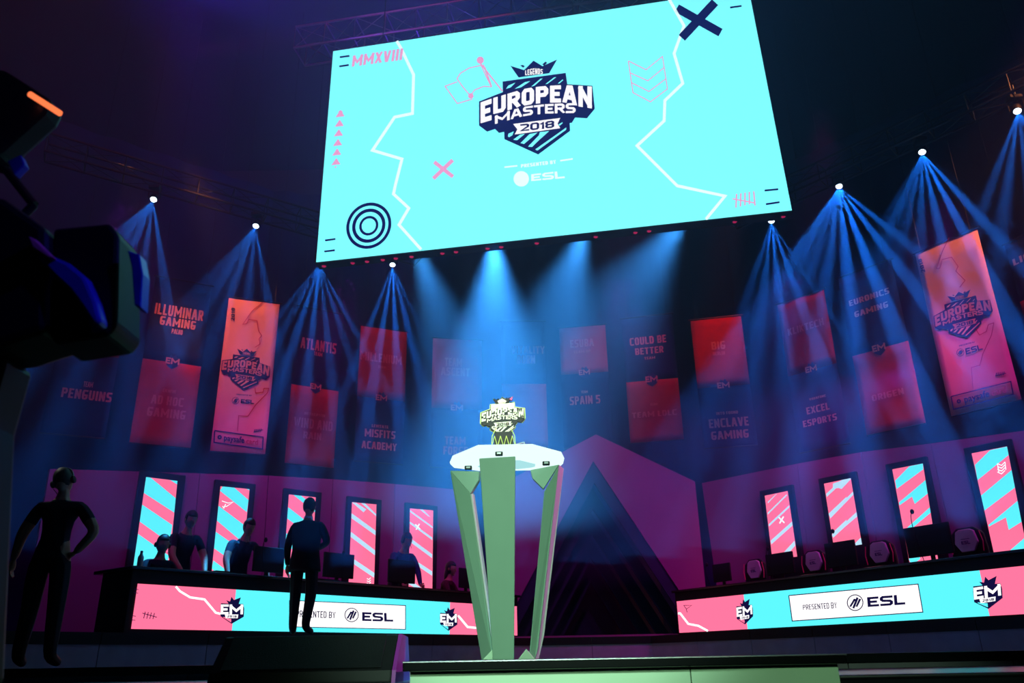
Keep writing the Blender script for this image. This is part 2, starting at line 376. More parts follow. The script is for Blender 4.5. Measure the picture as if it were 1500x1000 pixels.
def emblem(carry, T, dark, light, accent, parent, org, lift=None, names=('emblem_ground', 'emblem_lettering', 'emblem_stripes', 'emblem_year'), extra=None):
    """carry(x,y,layer) -> 3D point; layers 1..3 stand proud of one another"""
    g = MB()
    for p in [EMB_BODY, EMB_CROWN] + EMB_DOTS:
        if lift: g.prism([carry(*T(*q), 1) for q in p], lift)
        else: g.poly([carry(*T(*q), 1) for q in p])
    g.build(names[0], dark, parent, org, fix=bool(lift))
    l = MB(); textmap(l, 'EUROPEAN', lambda u, v: carry(*T(278 + 712 * u, interp(BOTC, 278 + 712 * u) * (1 - v) + interp(TOPC, 278 + 712 * u) * v), 2), 'e')
    l.build(names[1], light, parent, org, fix=False); l = MB()
    textmap(l, 'MASTERS', lambda u, v: carry(*T(366 + 517 * u, interp(MBOT, 366 + 517 * u) * (1 - v) + interp(MTOP, 366 + 517 * u) * v), 2), 'w')
    l.build(names[1], light, parent, org, fix=False); l = MB()
    textmap(l, 'LEGENDS', lambda u, v: carry(*T(562 + 112 * u, 218 - 8 * u - 30 * v - (math.sin(u * 3.14) * 10) * v), 2), .03)
    l.build(names[1], light, parent, org, fix=False)
    MB().poly([carry(*T(*q), 2) for q in EMB_RIB]).build('ribbon', light, parent, org, fix=False)
    for p in EMB_STR: MB().poly([carry(*T(*q), 2) for q in p]).build('stripe', accent, parent, org, fix=False)
    y = MB(); textmap(y, '2018', lambda u, v: carry(*T(525 + 222 * u, 577 - 26 * u - 46 * v), 3), 'w')
    y.build(names[3], dark, parent, org, fix=False)

# ------------------------------------------------------------------ the room
def struct(name, mb, m, **k):
    o = mb.build(name, m, **k); o['kind'] = 'structure'; return o
struct('floor', MB().box((0, 8, -.05), (27, 24, .1)), ROOM)
struct('ceiling', MB().box((0, 8, 15.05), (27, 24, .1)), ROOM)
struct('wall_back', MB().box((0, 20.05, 7.5), (27, .1, 15)), ROOM)
struct('wall_left', MB().box((-13.05, 8, 7.5), (.1, 24, 15)), ROOM)
struct('wall_right', MB().box((13.05, 8, 7.5), (.1, 24, 15)), ROOM)
struct('wall_front', MB().box((0, -4.05, 7.5), (27, .1, 15)), ROOM)

# haze that carries the beams, bottom raised to keep the desks dark
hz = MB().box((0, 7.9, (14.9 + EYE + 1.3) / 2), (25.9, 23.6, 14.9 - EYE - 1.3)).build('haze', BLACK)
hm = bpy.data.materials.new('haze_volume'); hm.use_nodes = True; nt = hm.node_tree; nt.nodes.clear()
vsn = nt.nodes.new('ShaderNodeVolumeScatter'); vo = nt.nodes.new('ShaderNodeOutputMaterial')
vsn.inputs['Color'].default_value = (.38, .44, 1, 1); vsn.inputs['Density'].default_value = .02; vsn.inputs['Anisotropy'].default_value = .1  # white haze tinted blue to colour the light it scatters
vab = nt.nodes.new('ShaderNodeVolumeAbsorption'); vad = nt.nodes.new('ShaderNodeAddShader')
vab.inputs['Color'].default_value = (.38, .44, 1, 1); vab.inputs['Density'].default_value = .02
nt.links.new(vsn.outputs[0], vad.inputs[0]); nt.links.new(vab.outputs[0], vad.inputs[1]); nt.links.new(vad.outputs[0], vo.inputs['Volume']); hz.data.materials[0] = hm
tag(hz, 'thin blue-tinted haze filling the hall above the desks and carrying the blue light beams', 'haze', kind='stuff')

# ------------------------------------------------------------------ the stage
DZ = 1.6            # main deck height = eye height
UZ = EYE + .34      # upper deck
AL, BL = 15.306, 1.2711      # left desk front line  Y = AL + BL X
AR, BR = 19.824, -1.746      # right desk front line
def nrm(b): return Vector((-b, 1, 0)).normalized()
# upper deck: outline in plan runs just before the two desk wings
def ondesk(b, a, X, back): # point on desk line moved back along its normal
    n = nrm(b); return Vector((X, a + b * X, 0)) + n * back
L0, L1 = ondesk(BL, AL, -6.3, -.5), ondesk(BL, AL, -.15, -.5)
R1, R0_ = ondesk(BR, AR, 2.75, -.5), ondesk(BR, AR, 7.4, -.5)
plan = [L0, L1, R1, R0_, Vector((10.5, 7.2, 0)), Vector((12.8, 19.9, 0)), Vector((-12.8, 19.9, 0)), Vector((-10.5, 7.6, 0))]
up = MB().prism([Vector((p.x, p.y, UZ - .04)) for p in plan], (0, 0, .04))
struct('trim_upper_deck', up, DECK)
def band(name, pts, z0, z1, m, th=.05, seams=True):
    o = None
    for a, b in zip(pts[:-1], pts[1:]):
        d = (b - a); L = d.length; k = max(1, round(L / 1.2)); u = d / L
        for i in range(k):
            c = a + d * ((i + .5) / k)
            mb = MB().box((c.x, c.y, (z0 + z1) / 2), (L / k - .008, th, z1 - z0), axes=(u, Vector((0, 0, 1)).cross(u), Vector((0, 0, 1))))
            q = mb.build('panel', m, o) if o else mb.build(name, m)
            if o is None: o = q; o['kind'] = 'structure'
    return o
band('trim_riser', [plan[7], L0, L1, R1, R0_, plan[4]], DZ, UZ - .12, RISER)
band('trim_nosing', [plan[7], L0, L1, R1, R0_, plan[4]], UZ - .12, UZ, BLACK, .08)
# main deck with lower tread in front and the island carrying the podium
struct('trim_main_deck', MB().box((0, 13.1, DZ - .03), (25.6, 13.6, .06)), DECK)
band('trim_deck_front', [Vector((-9.6, 6.35, 0)), Vector((9.6, 6.35, 0))], 1.50, DZ - .06, RISER)
struct('trim_tread', MB().box((0, 5.4, 1.47), (19.2, 1.9, .06)), DECK)
band('trim_tread_front', [Vector((-9.6, 4.5, 0)), Vector((9.6, 4.5, 0))], 0, 1.44, RISER)
struct('trim_tread_edge', MB().tube((-9.6, 4.44, 1.49), (9.6, 4.44, 1.49), .010), METAL)
XI0, XI1, YI = at(600, 970, 4.2).x, at(1229, 970, 4.2).x, 4.2
isl = thing('podium_platform', 'low stage island with black edge and pale green lit front under the podium', 'platform', ((XI0 + XI1) / 2, YI + 1.2, 0))
og = isl.location.copy()
MB().box(((XI0 + XI1) / 2, YI + 1.22, DZ - .0225), (XI1 - XI0 + .06, 2.5, .045)).build('platform_top', GLOSSB, isl, og, bevel=.006)
MB().tube((XI0 - .03, YI - .03, DZ - .004), (XI1 + .03, YI - .03, DZ - .004), .0045).build('edge_strip', METAL, isl, og)
xs = [XI0, at(1012, 980, YI).x, XI1]
for a, b in zip(xs[:-1], xs[1:]):
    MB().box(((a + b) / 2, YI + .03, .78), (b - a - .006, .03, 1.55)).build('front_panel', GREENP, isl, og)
MB().box((XI0 + .03, YI + 1.2, .78), (.03, 2.3, 1.55)).build('side_panel', RISER, isl, og)
MB().box((XI1 - .03, YI + 1.2, .78), (.03, 2.3, 1.55)).build('side_panel', RISER, isl, og)

# backdrop cloth, curved in three facets
def loft(name, pts, z0, z1, m, n=40):
    mb = MB(); P = []
    for a, b in zip(pts[:-1], pts[1:]):
        for k in range(n): P.append(a + (b - a) * k / n)
    P.append(pts[-1]); vs = []
    for i, p in enumerate(P):
        q = p + Vector((0, .05 * math.sin(i * 1.3), 0)); vs += [Vector((q.x, q.y, z0)), Vector((q.x, q.y, z1))]
    mb.add(vs, [(2 * i, 2 * i + 2, 2 * i + 3, 2 * i + 1) for i in range(len(P) - 1)]); mb.smooth = True
    return mb.build(name, m, fix=False)
bd = loft('backdrop_curtain', [Vector((-12.7, 12.5, 0)), Vector((-6, 17.6, 0)), Vector((0, 19.2, 0)), Vector((5, 18.6, 0)), Vector((12.7, 11.0, 0))], UZ, 12.8, CURT)
tag(bd, 'dark navy backdrop cloth hanging in folds behind all the banners', 'curtain')

# ------------------------------------------------------------------ set walls with LED columns
AWL, BWL = 12.621 * 1.35, .8482
AWR, BWR = 15.668 * 1.35, -1.4149
PWL, PWR = vplane(AWL, BWL), vplane(AWR, BWR)
def flat(pl, pts, off=0): return [pl.hit(x, y, off) for x, y in pts]
def setwall(name, pl, top, ends, seams, label):
    """purple wall of upright panels between pixel columns"""
    zt = []; t = None
    ztop = sum(pl.hit(x, y).z for x, y in top) / len(top)
    root = None; cols = sorted([ends[0]] + seams + [ends[1]])
    for a, b in zip(cols[:-1], cols[1:]):
        A = pl.hit(a[0], 780); B = pl.hit(b[0], 780); At = pl.hit(a[1], 700); Bt = pl.hit(b[1], 700)
        ya = pl.hit(a[1], interp(top, a[1])).z; yb = pl.hit(b[1], interp(top, b[1])).z
        pts = [Vector((A.x, A.y, UZ)), Vector((B.x, B.y, UZ)), Vector((Bt.x, Bt.y, yb)), Vector((At.x, At.y, ya))]
        d = (pts[1] - pts[0]).normalized() * .006
        pts = [pts[0] + d, pts[1] - d, pts[2] - d, pts[3] + d]
        mb = MB().prism(pts, -pl.n * .12)
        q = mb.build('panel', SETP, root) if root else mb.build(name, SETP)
        if root is None: root = q; root['kind'] = 'structure'
    return root
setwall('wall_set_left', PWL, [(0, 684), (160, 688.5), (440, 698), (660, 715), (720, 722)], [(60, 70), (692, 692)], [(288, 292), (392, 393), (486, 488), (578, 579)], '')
PW2 = PWL
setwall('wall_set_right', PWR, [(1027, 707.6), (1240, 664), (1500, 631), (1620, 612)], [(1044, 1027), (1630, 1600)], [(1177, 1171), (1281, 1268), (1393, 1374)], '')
# extend to full ends
def stripes(quad, defs, fold=0): return [clip(d, quad) for d in defs]

def led_column(pl, quad, stripedefs, base, scol, label, mark=None):
    foot = pl.hit(*[(quad[3][0] + quad[2][0]) / 2, quad[3][1]], .06)
    t = thing('light_column', label, 'screen', (foot.x, foot.y, UZ), 'upright LED columns on the set walls')
    cx = sum(q[0] for q in quad) / 4; cyy = sum(q[1] for q in quad) / 4
    TL, TR, BR_, BL_ = (pl.hit(x, y, .07) for x, y in quad)
    u = pl.n.cross(Vector((0, 0, 1))); u = -u if u.x < 0 else u
    W = ((TR - TL).dot(u) + (BR_ - BL_).dot(u)) / 2; c0 = (TL + TR + BR_ + BL_) / 4
    zt = (TL.z + TR.z) / 2; zb = (BL_.z + BR_.z) / 2
    MB().box(Vector((c0.x, c0.y, (zt + UZ + .1) / 2)) - pl.n * .035, (W + .20, .07, zt - UZ - .1 + .2), axes=(u, pl.n, Vector((0, 0, 1)))).build('housing', BLACK, t, t.location, bevel=.01)
    MB().poly(flat(pl, quad, .075)).build('screen', base, t, t.location)
    mb = MB()
    for d in stripedefs:
        p = clip(d, quad)
        if p: mb.poly(flat(pl, p, .079))
    if mb.f: mb.build('screen_stripes', scol, t, t.location)
    if mark:
        m2 = MB(); mark(m2, lambda x, y: pl.hit(x, y, .083)); m2.build('screen_mark', G_LW, t, t.location)
    return t
def para(x0, y0, x1, y1, h): # slanted stripe between two points, vertical thickness h
    return [(x0, y0), (x1, y1), (x1, y1 + h), (x0, y0 + h)]
Z4 = lambda x, y: (160 + x / 3.332, 660 + y / 3.332)
Z5 = lambda x, y: (440 + x / 3.571, 680 + y / 3.571)
Z6 = lambda x, y: (960 + x / 3.571, 660 + y / 3.571)
Z7 = lambda x, y: (1220 + x / 3.125, 620 + y / 3.125)
def zz(Z, *pts): return [Z(*p) for p in pts]
def cross(cx, cyy, r):
    def f(mb, ca):
        stroke(mb, [(cx - r, cyy - r), (cx + r, cyy + r)], r * .45, ca); stroke(mb, [(cx + r * .7, cyy - r * 1.2), (cx - r * .7, cyy + r * 1.2)], r * .45, ca)
    return f
def bird(mb, ca):
    for s in ([Z4(550, 245), Z4(580, 255), Z4(605, 250), Z4(572, 272), Z4(560, 270)], [Z4(553, 270), Z4(560, 280), Z4(568, 260)]): stroke(mb, s, 1.2, ca)
def hatch(mb, ca):
    for k in range(3): stroke(mb, [Z5(348, 596 + k * 12), Z5(358, 602 + k * 12), Z5(368, 592 + k * 12)], .9, ca)
def chev(mb, ca):
    for k in range(4): stroke(mb, [Z7(753, 183 + k * 13), Z7(772, 192 + k * 13), Z7(788, 176 + k * 13)], 1.2, ca)
    stroke(mb, [Z7(753, 183), Z7(760, 222)], 1.2, ca); stroke(mb, [Z7(788, 176), Z7(792, 212)], 1.2, ca)
q1 = zz(Z4, (180, 128), (333, 147), (292, 560), (118, 560))
s1 = [zz(Z4, (172, 118), (205, 133), (335, 240), (322, 305), (168, 205)), zz(Z4, (290, 138), (340, 170), (340, 140)), zz(Z4, (160, 262), (308, 362), (295, 450), (148, 345)), zz(Z4, (140, 405), (290, 510), (280, 600), (115, 560))]
q2 = zz(Z4, (543, 173), (685, 187), (640, 645), (497, 617))
s2 = [zz(Z4, (560, 165), (605, 175), (680, 240), (672, 300), (540, 195)), zz(Z4, (655, 180), (690, 195), (690, 180)), zz(Z4, (533, 268), (672, 372), (655, 450), (522, 338)), zz(Z4, (520, 395), (655, 490), (645, 570), (510, 475)), zz(Z4, (508, 535), (650, 640), (640, 700), (500, 575))]
q3 = zz(Z4, (877, 213), (1008, 227), (985, 650), (847, 640))
s3 = [zz(Z4, (895, 212), (930, 215), (1010, 275), (1005, 300)), zz(Z4, (873, 275), (1003, 375), (998, 425), (868, 330)), zz(Z4, (862, 400), (995, 500), (990, 560), (856, 450)), zz(Z4, (853, 525), (990, 620), (985, 690), (850, 575))]
q4 = zz(Z5, (270, 197), (398, 209), (385, 640), (252, 632))
s4 = [zz(Z5, (270, 198), (290, 200), (345, 235), (330, 250)), zz(Z5, (310, 195), (335, 200), (398, 262), (398, 272)), zz(Z5, (268, 255), (398, 350), (395, 372), (266, 280)), zz(Z5, (264, 352), (392, 450), (390, 475), (262, 378)), zz(Z5, (258, 480), (388, 568), (385, 592), (256, 505))]
q5 = zz(Z5, (573, 230), (695, 240), (690, 668), (566, 655))
s5 = [zz(Z5, (625, 235), (640, 235), (680, 275), (668, 270)), zz(Z5, (573, 238), (692, 325), (692, 334), (572, 247)), zz(Z5, (572, 298), (690, 382), (690, 396), (571, 308)), zz(Z5, (571, 382), (690, 470), (689, 490), (570, 402)), zz(Z5, (569, 480), (690, 560), (689, 582), (568, 500)), zz(Z5, (566, 600), (640, 650), (640, 670), (566, 625))]
r1 = zz(Z6, (572, 235), (692, 210), (742, 553), (612, 567))
t1 = [zz(Z6, (587, 268), (632, 226), (637, 224), (590, 274)), zz(Z6, (587, 325), (685, 228), (690, 232), (588, 334)), zz(Z6, (592, 385), (700, 285), (702, 295), (594, 396)), zz(Z6, (603, 470), (715, 370), (718, 390), (606, 490)), zz(Z6, (636, 570), (728, 470), (732, 495), (668, 570))]
r2 = [Z6(882, 172), (1246.2, 700), (1262.6, 797), Z6(935, 512)]
t2 = [zz(Z6, (893, 225), (1000, 130), (1000, 145), (896, 242)), zz(Z7, (0, 275), (72, 250), (85, 252), (40, 300), (25, 295), (0, 300)), zz(Z6, (905, 330), (912, 345), (1000, 265), (1000, 240)), zz(Z7, (-15, 418), (92, 312), (95, 325), (-12, 435)), zz(Z7, (-5, 512), (108, 405), (112, 425), (0, 520)), zz(Z6, (925, 430), (1000, 360), (1000, 390), (930, 455)), zz(Z7, (85, 565), (130, 520), (135, 560))]
r3 = zz(Z7, (272, 210), (412, 183), (482, 625), (352, 642))
t3 = [zz(Z7, (285, 262), (350, 196), (412, 183), (414, 210), (292, 300)), zz(Z7, (302, 362), (425, 258), (438, 318), (375, 368), (362, 335), (305, 375)), zz(Z7, (328, 488), (448, 380), (452, 405), (332, 505)), zz(Z7, (348, 620), (395, 590), (400, 620), (360, 650))]
r4 = zz(Z7, (635, 137), (797, 105), (888, 575), (738, 596))
t4 = [zz(Z7, (650, 190), (720, 122), (800, 105), (804, 145), (662, 260)), zz(Z7, (672, 335), (822, 210), (838, 290), (692, 400)), zz(Z7, (712, 465), (850, 350), (880, 440), (805, 487), (792, 430), (715, 472)), zz(Z7, (800, 590), (905, 500), (910, 600))]
led_column(PWL, q1, s1, G_PK, G_CY2, 'leftmost upright LED column with wide cyan and pink stripes, behind a seated player')
led_column(PWL, q2, s2, G_PK, G_CY2, 'wide-striped LED column with a small white bird sketch near its top', bird)
led_column(PWL, q3, s3, G_PK, G_CY2, 'striped LED column mostly hidden behind the man in the suit')
led_column(PWL, q4, s4, G_PK, G_PL, 'pink LED column with thin pale stripes, just beyond the man in the suit', hatch)
led_column(PWL, q5, s5, G_PK, G_PL, 'narrow pink LED column with white cross, behind player nearest the podium', cross(*Z5(614, 326), 3.6))
led_column(PWR, r1, t1, G_PK, G_PL, 'smallest pink LED column of the right wing, white cross and thin stripes', cross(*Z6(660, 362), 4.2))
led_column(PWR, r2, t2, G_PK, G_PL, 'second LED column of the right wing, thin pale stripes and thin black microphone before it')
led_column(PWR, r3, t3, G_PK, G_CY2, 'third LED column of the right wing, broad cyan stripes with a notch')
led_column(PWR, r4, t4, G_PK, G_CY2, 'tallest LED column at the right edge with white chevron badge', chev)

# central gable with nested triangular tunnel
YG = 15.9; PG = Plane((0, YG, 0), (0, 1, 0))
def gp(x, y): return PG.hit(x, y)
peak, rl, rr = gp(873, 636), gp(728, 712), gp(1018, 705)
apx = gp(869, 675); tb0, tb1 = gp(728, 925), gp(1039, 925)
gz = UZ
root = None
for side, (corner, base, apexp) in enumerate(((rl, tb0, apx), (rr, tb1, apx))):
    pts = [Vector((apx.x, YG, apx.z)), Vector((base.x, YG, gz)), Vector((corner.x + (.0 if side else -.0), YG, gz)), Vector((corner.x, YG, corner.z)), Vector((peak.x, YG, peak.z))]
    if (side == 0 and base.x < corner.x) or (side == 1 and base.x > corner.x):
        pts = [pts[0], Vector((corner.x, YG, apx.z + (gz - apx.z) * (corner.x - apx.x) / (base.x - apx.x))), pts[3], pts[4]]
    mb = MB().prism(pts, (0, .12, 0))
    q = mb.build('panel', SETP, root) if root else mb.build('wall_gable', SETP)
    if root is None: root = q; root['kind'] = 'structure'
tun = thing('triangular_tunnel', 'dark stage entrance of nested triangular frames under the purple gable', 'entrance', (apx.x, YG + .8, gz))
base_c = (tb0.x + tb1.x) / 2
for k in range(5):
    s0, s1 = 1 - .13 * k, 1 - .13 * (k + 1); y0 = YG + .04 + k * .5
    def tri(s, y): 
        return [Vector((base_c + (tb0.x - base_c) * s, y, gz)), Vector((base_c + (apx.x - base_c) * s, y, gz + (apx.z - gz) * (s * .93 + .07 * s))), Vector((base_c + (tb1.x - base_c) * s, y, gz))]
    a, b = tri(s0, y0), tri(s1, y0); c = tri(s0, y0 + .5)
    mb = MB().add(a + b + [v + Vector((0, .06, 0)) for v in a + b], [(0, 1, 4, 3), (1, 2, 5, 4), (6, 9, 10, 7), (7, 10, 11, 8), (3, 4, 10, 9), (4, 5, 11, 10), (0, 6, 7, 1), (1, 7, 8, 2)])
    mb.build('tunnel_frame', SETD, tun, tun.location)
MB().box((base_c, YG + 2.75, gz + 1.4), (3.2, .05, 2.8)).build('tunnel_curtain', SETD, tun, tun.location)
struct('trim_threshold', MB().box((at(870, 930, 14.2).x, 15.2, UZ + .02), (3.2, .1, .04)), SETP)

# ------------------------------------------------------------------ desks with LED fascia
PDL, PDR = vplane(AL, BL), vplane(AR, BR)
Z45 = None
def emmark(pl, quad, parent, org, left_col, right_col):
    """small shield with EM lettering; quad = pixel box tl,tr,br,bl around 0..120 x 0..135 drawing"""
    tl, tr, br, bl = quad
    def ca(x, y, k):
        u, v = x / 120, y / 135
        X = (tl[0] * (1 - u) + tr[0] * u) * (1 - v) + (bl[0] * (1 - u) + br[0] * u) * v
        Y = (tl[1] * (1 - u) + tr[1] * u) * (1 - v) + (bl[1] * (1 - u) + br[1] * u) * v
        return pl.hit(X, Y, .014 + .004 * k)
    m = MB()
    for p in ([(28, 20), (46, 26), (52, 2), (64, 18), (96, 4), (86, 40), (42, 40)], [(4, 36), (108, 36), (113, 60), (112, 98), (56, 135), (4, 100), (2, 60)]):
        m.poly([ca(*q, 1) for q in p])
    m.build('shield_mark', G_NV2, parent, org, fix=False)
    m = MB(); textmap(m, 'EM', lambda u, v: ca(4 + 106 * u, 90 - 48 * v - 4 * u, 2), 'w')
    m.poly([ca(*q, 2) for q in ((24, 90), (86, 88), (84, 106), (28, 108))]); m.build('shield_letters', G_WH, parent, org, fix=False)
    m = MB(); m.poly([ca(*q, 2) for q in ((16, 102), (54, 112), (54, 128), (18, 106))]); m.build('shield_corner', left_col, parent, org, fix=False)
    m = MB(); textmap(m, '2018', lambda u, v: ca(33 + 46 * u, 104 - 11 * v, 3), .03); m.build('shield_year', G_NV2, parent, org, fix=False)
def eslmark(c, r, carry, mb, M=((1, 0), (0, 1))):
    disc(mb, c, r * .88, r, carry, 32, M)
    for dx in (-.42, 0, .42):
        pts = [(-.34 + dx * .9, .62 - abs(dx) * .35), (-.10 + dx * .9, .72 - abs(dx) * .5), (.42 + dx * .75, -.55 + abs(dx) * .3), (.16 + dx * .75, -.68 + abs(dx) * .45)]
        mb.poly([carry(c[0] + r * (M[0][0] * x + M[0][1] * y), c[1] + r * (M[1][0] * x + M[1][1] * y)) for x, y in pts])
def desk(name, pl, a, b, X0, X1, label, content):
    u = Vector((1, b, 0)).normalized(); n = pl.n
    A = Vector((X0, a + b * X0, 0)); B = Vector((X1, a + b * X1, 0)); L = (B - A).length; c = (A + B) / 2
    t = thing(name, label, 'desk', (c.x - n.x * .4, c.y - n.y * .4, UZ)); og = t.location
    axes = (u, -n, Vector((0, 0, 1)))
    MB().box(c - n * .42 + Vector((0, 0, UZ + .73)), (L + .08, .92, .04), axes=axes).build('tabletop', GLOSSB, t, og, bevel=.008)
    MB().box(c - n * .03 + Vector((0, 0, UZ + .355)), (L, .05, .71), axes=axes).build('front_fascia', BLACK, t, og)
    for k in range(4):
        p = A + (B - A) * (k / 3 * .98 + .01) - n * .42
        MB().box(p + Vector((0, 0, UZ + .355)), (.05, .78, .71), axes=axes).build('support_panel', BLACK, t, og)
    content(t, og)
    return t
def cL(t, og):
    T0, B0, T1, B1 = (199, 854.5), (191.5, 916), (757.3, 887), (757.3, 928)
    def xx(x, top):
        # straight edge in the plane between measured ends
        if top: return (x, interp([(199, 854.5), (460, 871), (757.3, 887)], x))
        return (x, interp([(191.5, 916), (340, 923), (500, 927), (757.3, 928.5)], x))
    zt = EYE + .895; zb = EYE + .40
    def zq(xa, xb, off=0):
        r = []
        for x, z in ((xa, zt), (xb, zt), (xb, zb), (xa, zb)):
            # find the point on the plane with this height in the pixel column's upright
            p = PDL.hit(x, 900, off); r.append(Vector((p.x, p.y, z)))
        return r
    for xa, xb, m, nm in ((195, 342, G_PK, 'pink_screen'), (342, 659, G_CY2, 'cyan_screen'), (659, 757.3, G_PK, 'pink_screen')):
        MB().poly(zq(xa, xb, .006)).build(nm, m, t, og)
    ca = lambda x, y: PDL.hit(x, y, .014)
    ln = MB(); stroke(ln, zz(Z4, (325, 662), (345, 685), (395, 715), (465, 725), (520, 790), (550, 797)), 3.2, ca)
    stroke(ln, zz(Z5, (825, 790), (875, 850), (935, 856)), 3.2, ca); ln.build('screen_line', G_WH, t, og, fix=False)
    k = MB()
    for yy in (675, 692, 805, 825): stroke(k, zz(Z4, (124 - (yy - 675) * .1, yy), (143 - (yy - 675) * .1, yy + 2)), .9, ca)
    for i in range(4): stroke(k, zz(Z4, (176 + i * 15, 785 + i * 2), (168 + i * 15, 818 + i * 1)), 1.1, ca)
    stroke(k, zz(Z4, (162, 792), (232, 812)), 1.1, ca); k.build('tally_mark_print', G_NV2, t, og, fix=False)
    MB().poly([PDL.hit(*p, .012) for p in ((424, 879), (594, 886.6), (594, 921.4), (424, 917.6))]).build('sponsor_board', G_WH, t, og)
    fr = MB(); stroke(fr, [(424, 879), (594, 886.6), (594, 921.4), (424, 917.6), (424, 879)], 1.1, lambda x, y: PDL.hit(x, y, .016))
    c2 = lambda x, y: PDL.hit(x, y, .018)
    quadtext(fr, 'PRESENTED BY', (434, 903.6), (491.5, 905.2), (491.8, 895.8), (434, 893.6), c2, -.02)
    eslmark(Z5(268, 787), 10.5, c2, fr); quadtext(fr, 'ESL', Z5(323, 818), Z5(486, 822), Z5(484, 778), Z5(323, 772), c2, 'x')
    fr.build('sponsor_lettering', G_NV2, t, og, fix=False)
    emmark(PDL, zz(Z4, (542, 708), (668, 712), (664, 847), (538, 842)), t, og, G_PK, G_CY2)
    emmark(PDL, zz(Z5, (728, 742), (828, 747), (828, 872), (728, 868)), t, og, G_CY2, G_PK)
desk('caster_desk', PDL, AL, BL, -4.45, .02, 'long black player desk of the left wing with pink and cyan LED front', cL)
def cR(t, og):
    def zq(xa, xb, off=0):
        r = []
        for x, z in ((xa, EYE + .905), (xb, EYE + .905), (xb, EYE + .385), (xa, EYE + .385)):
            p = PDR.hit(x, 890, off); r.append(Vector((p.x, p.y, z)))
        return r
    for xa, xb, m, nm in ((992, 1091.5, G_PK, 'pink_screen'), (1091.5, 1447, G_CY2, 'cyan_screen'), (1447, 1560, G_PK, 'pink_screen')):
        MB().poly(zq(xa, xb, .006)).build(nm, m, t, og)
    ca = lambda x, y: PDR.hit(x, y, .014)
    ln = MB(); stroke(ln, zz(Z6, (118, 850), (130, 850), (172, 905), (225, 915), (275, 942)), 3, ca); ln.build('screen_line', G_WH, t, og, fix=False)
    k = MB(); stroke(k, zz(Z6, (148, 808), (190, 808), (162, 828), (166, 845)), .8, ca); stroke(k, zz(Z6, (148, 808), (164, 830)), .8, ca)
    k.build('flag_line_print', G_NV2, t, og, fix=False)
    bx = [Z6(698, 757), Z7(390, 735), Z7(412, 863), Z6(716, 890)]
    MB().poly([PDR.hit(*p, .012) for p in bx]).build('sponsor_board', G_WH, t, og)
    c2 = lambda x, y: PDR.hit(x, y, .018)
    fr = MB(); stroke(fr, bx + bx[:1], 1.4, lambda x, y: PDR.hit(x, y, .016))
    quadtext(fr, 'PRESENTED BY', Z6(773, 832), Z7(20, 845), Z7(17, 817), Z6(770, 806), c2, -.02)
    eslmark(Z7(102, 820), 12.2, c2, fr); quadtext(fr, 'ESL', Z7(160, 840), Z7(332, 828), Z7(328, 782), Z7(156, 795), c2, 'x')
    fr.build('sponsor_lettering', G_NV2, t, og, fix=False)
    emmark(PDR, zz(Z6, (418, 778), (512, 768), (520, 900), (425, 915)), t, og, G_PK, G_NV2)
    emmark(PDR, zz(Z7, (635, 705), (778, 690), (790, 838), (645, 858)), t, og, G_CY2, G_NV2)
desk('player_desk', PDR, AR, BR, 2.80, 6.35, 'long black player desk of the right wing with pink and cyan LED front', cR)

# ------------------------------------------------------------------ the big screen
YS = 12.0; yaw = -.1813; n0 = Vector((-math.sin(yaw), math.cos(yaw), 0)); tilt = .0238
PS = Plane(CAMP + Vector((.4309, 10, 7.4595)) * 1.2, n0 * math.cos(tilt) - Vector((0, 0, 1)) * math.sin(tilt))
SQ = [(488, 75), (1096.5, -17), (1160, 308), (463, 384)]
sq3 = [PS.hit(*p) for p in SQ]
scn = thing('video_screen', 'huge cyan hanging video wall with tournament shield emblem, above the whole stage', 'screen', (sum(sq3, Vector()) / 4))
so = scn.location.copy()
MB().prism([PS.hit(SQ[0][0] - 1.5, SQ[0][1] - 1.5, -.01), PS.hit(SQ[1][0] + 1.5, SQ[1][1] - 1.5, -.01), PS.hit(SQ[2][0] + 1.5, SQ[2][1] + 2, -.01), PS.hit(SQ[3][0] - 1.5, SQ[3][1] + 2, -.01)], -PS.n * .22).build('housing', BLACK, scn, so)
MB().poly(sq3).build('screen_face', G_CY, scn, so)
ps = lambda x, y, k=1: PS.hit(x, y, .006 * k)
A1 = lambda x, y: (420 + x / 3.7025, y / 3.7025)
A2 = lambda x, y: (780 + x / 3.7025, y / 3.7025)
A3 = lambda x, y: (440 + x / 3.7025, 180 + y / 3.7025)
A4 = lambda x, y: (640 + x / 4.346, 60 + y / 4.346)
def graphic(name, m_, *fns):
    m = MB()
    for fn in fns: fn(m)
    return m.build(name, m_, scn, so, fix=False)
ps2 = lambda x, y: ps(x, y, 2)
graphic('map_outline', G_LW, lambda m: stroke(m, zz(A1, (597, 222), (620, 262), (688, 405), (682, 615), (585, 635), (465, 815), (625, 862), (590, 1000)) + zz(A3, (505, 385), (588, 462), (535, 552), (655, 686)), 4.3, ps))
graphic('map_outline', G_LW, lambda m: stroke(m, zz(A2, (740, -6), (822, 140), (768, 290), (815, 452), (718, 545), (714, 655), (567, 790)) + [(992, 272), (1062, 287), (1034, 321)], 4.3, ps))
for seg in (zz(A1, (288, 310), (340, 303)), zz(A1, (285, 360), (337, 352)), zz(A3, (134, 637), (190, 629)), zz(A3, (130, 697), (187, 690)), zz(A2, (1072, 41), (1134, 32)), [(1120, 279), (1140, 277)], [(1122, 299), (1142, 296)]):
    graphic('navy_dash', G_NV, lambda m: stroke(m, seg, 2.6, ps))
graphic('navy_cross', G_NV, lambda m: stroke(m, zz(A2, (783, 44), (1020, 177)), 12.5, ps), lambda m: stroke(m, zz(A2, (990, 12), (810, 205)), 12.5, ps2))
M2 = ((1, 0), (-.11, 1.02))
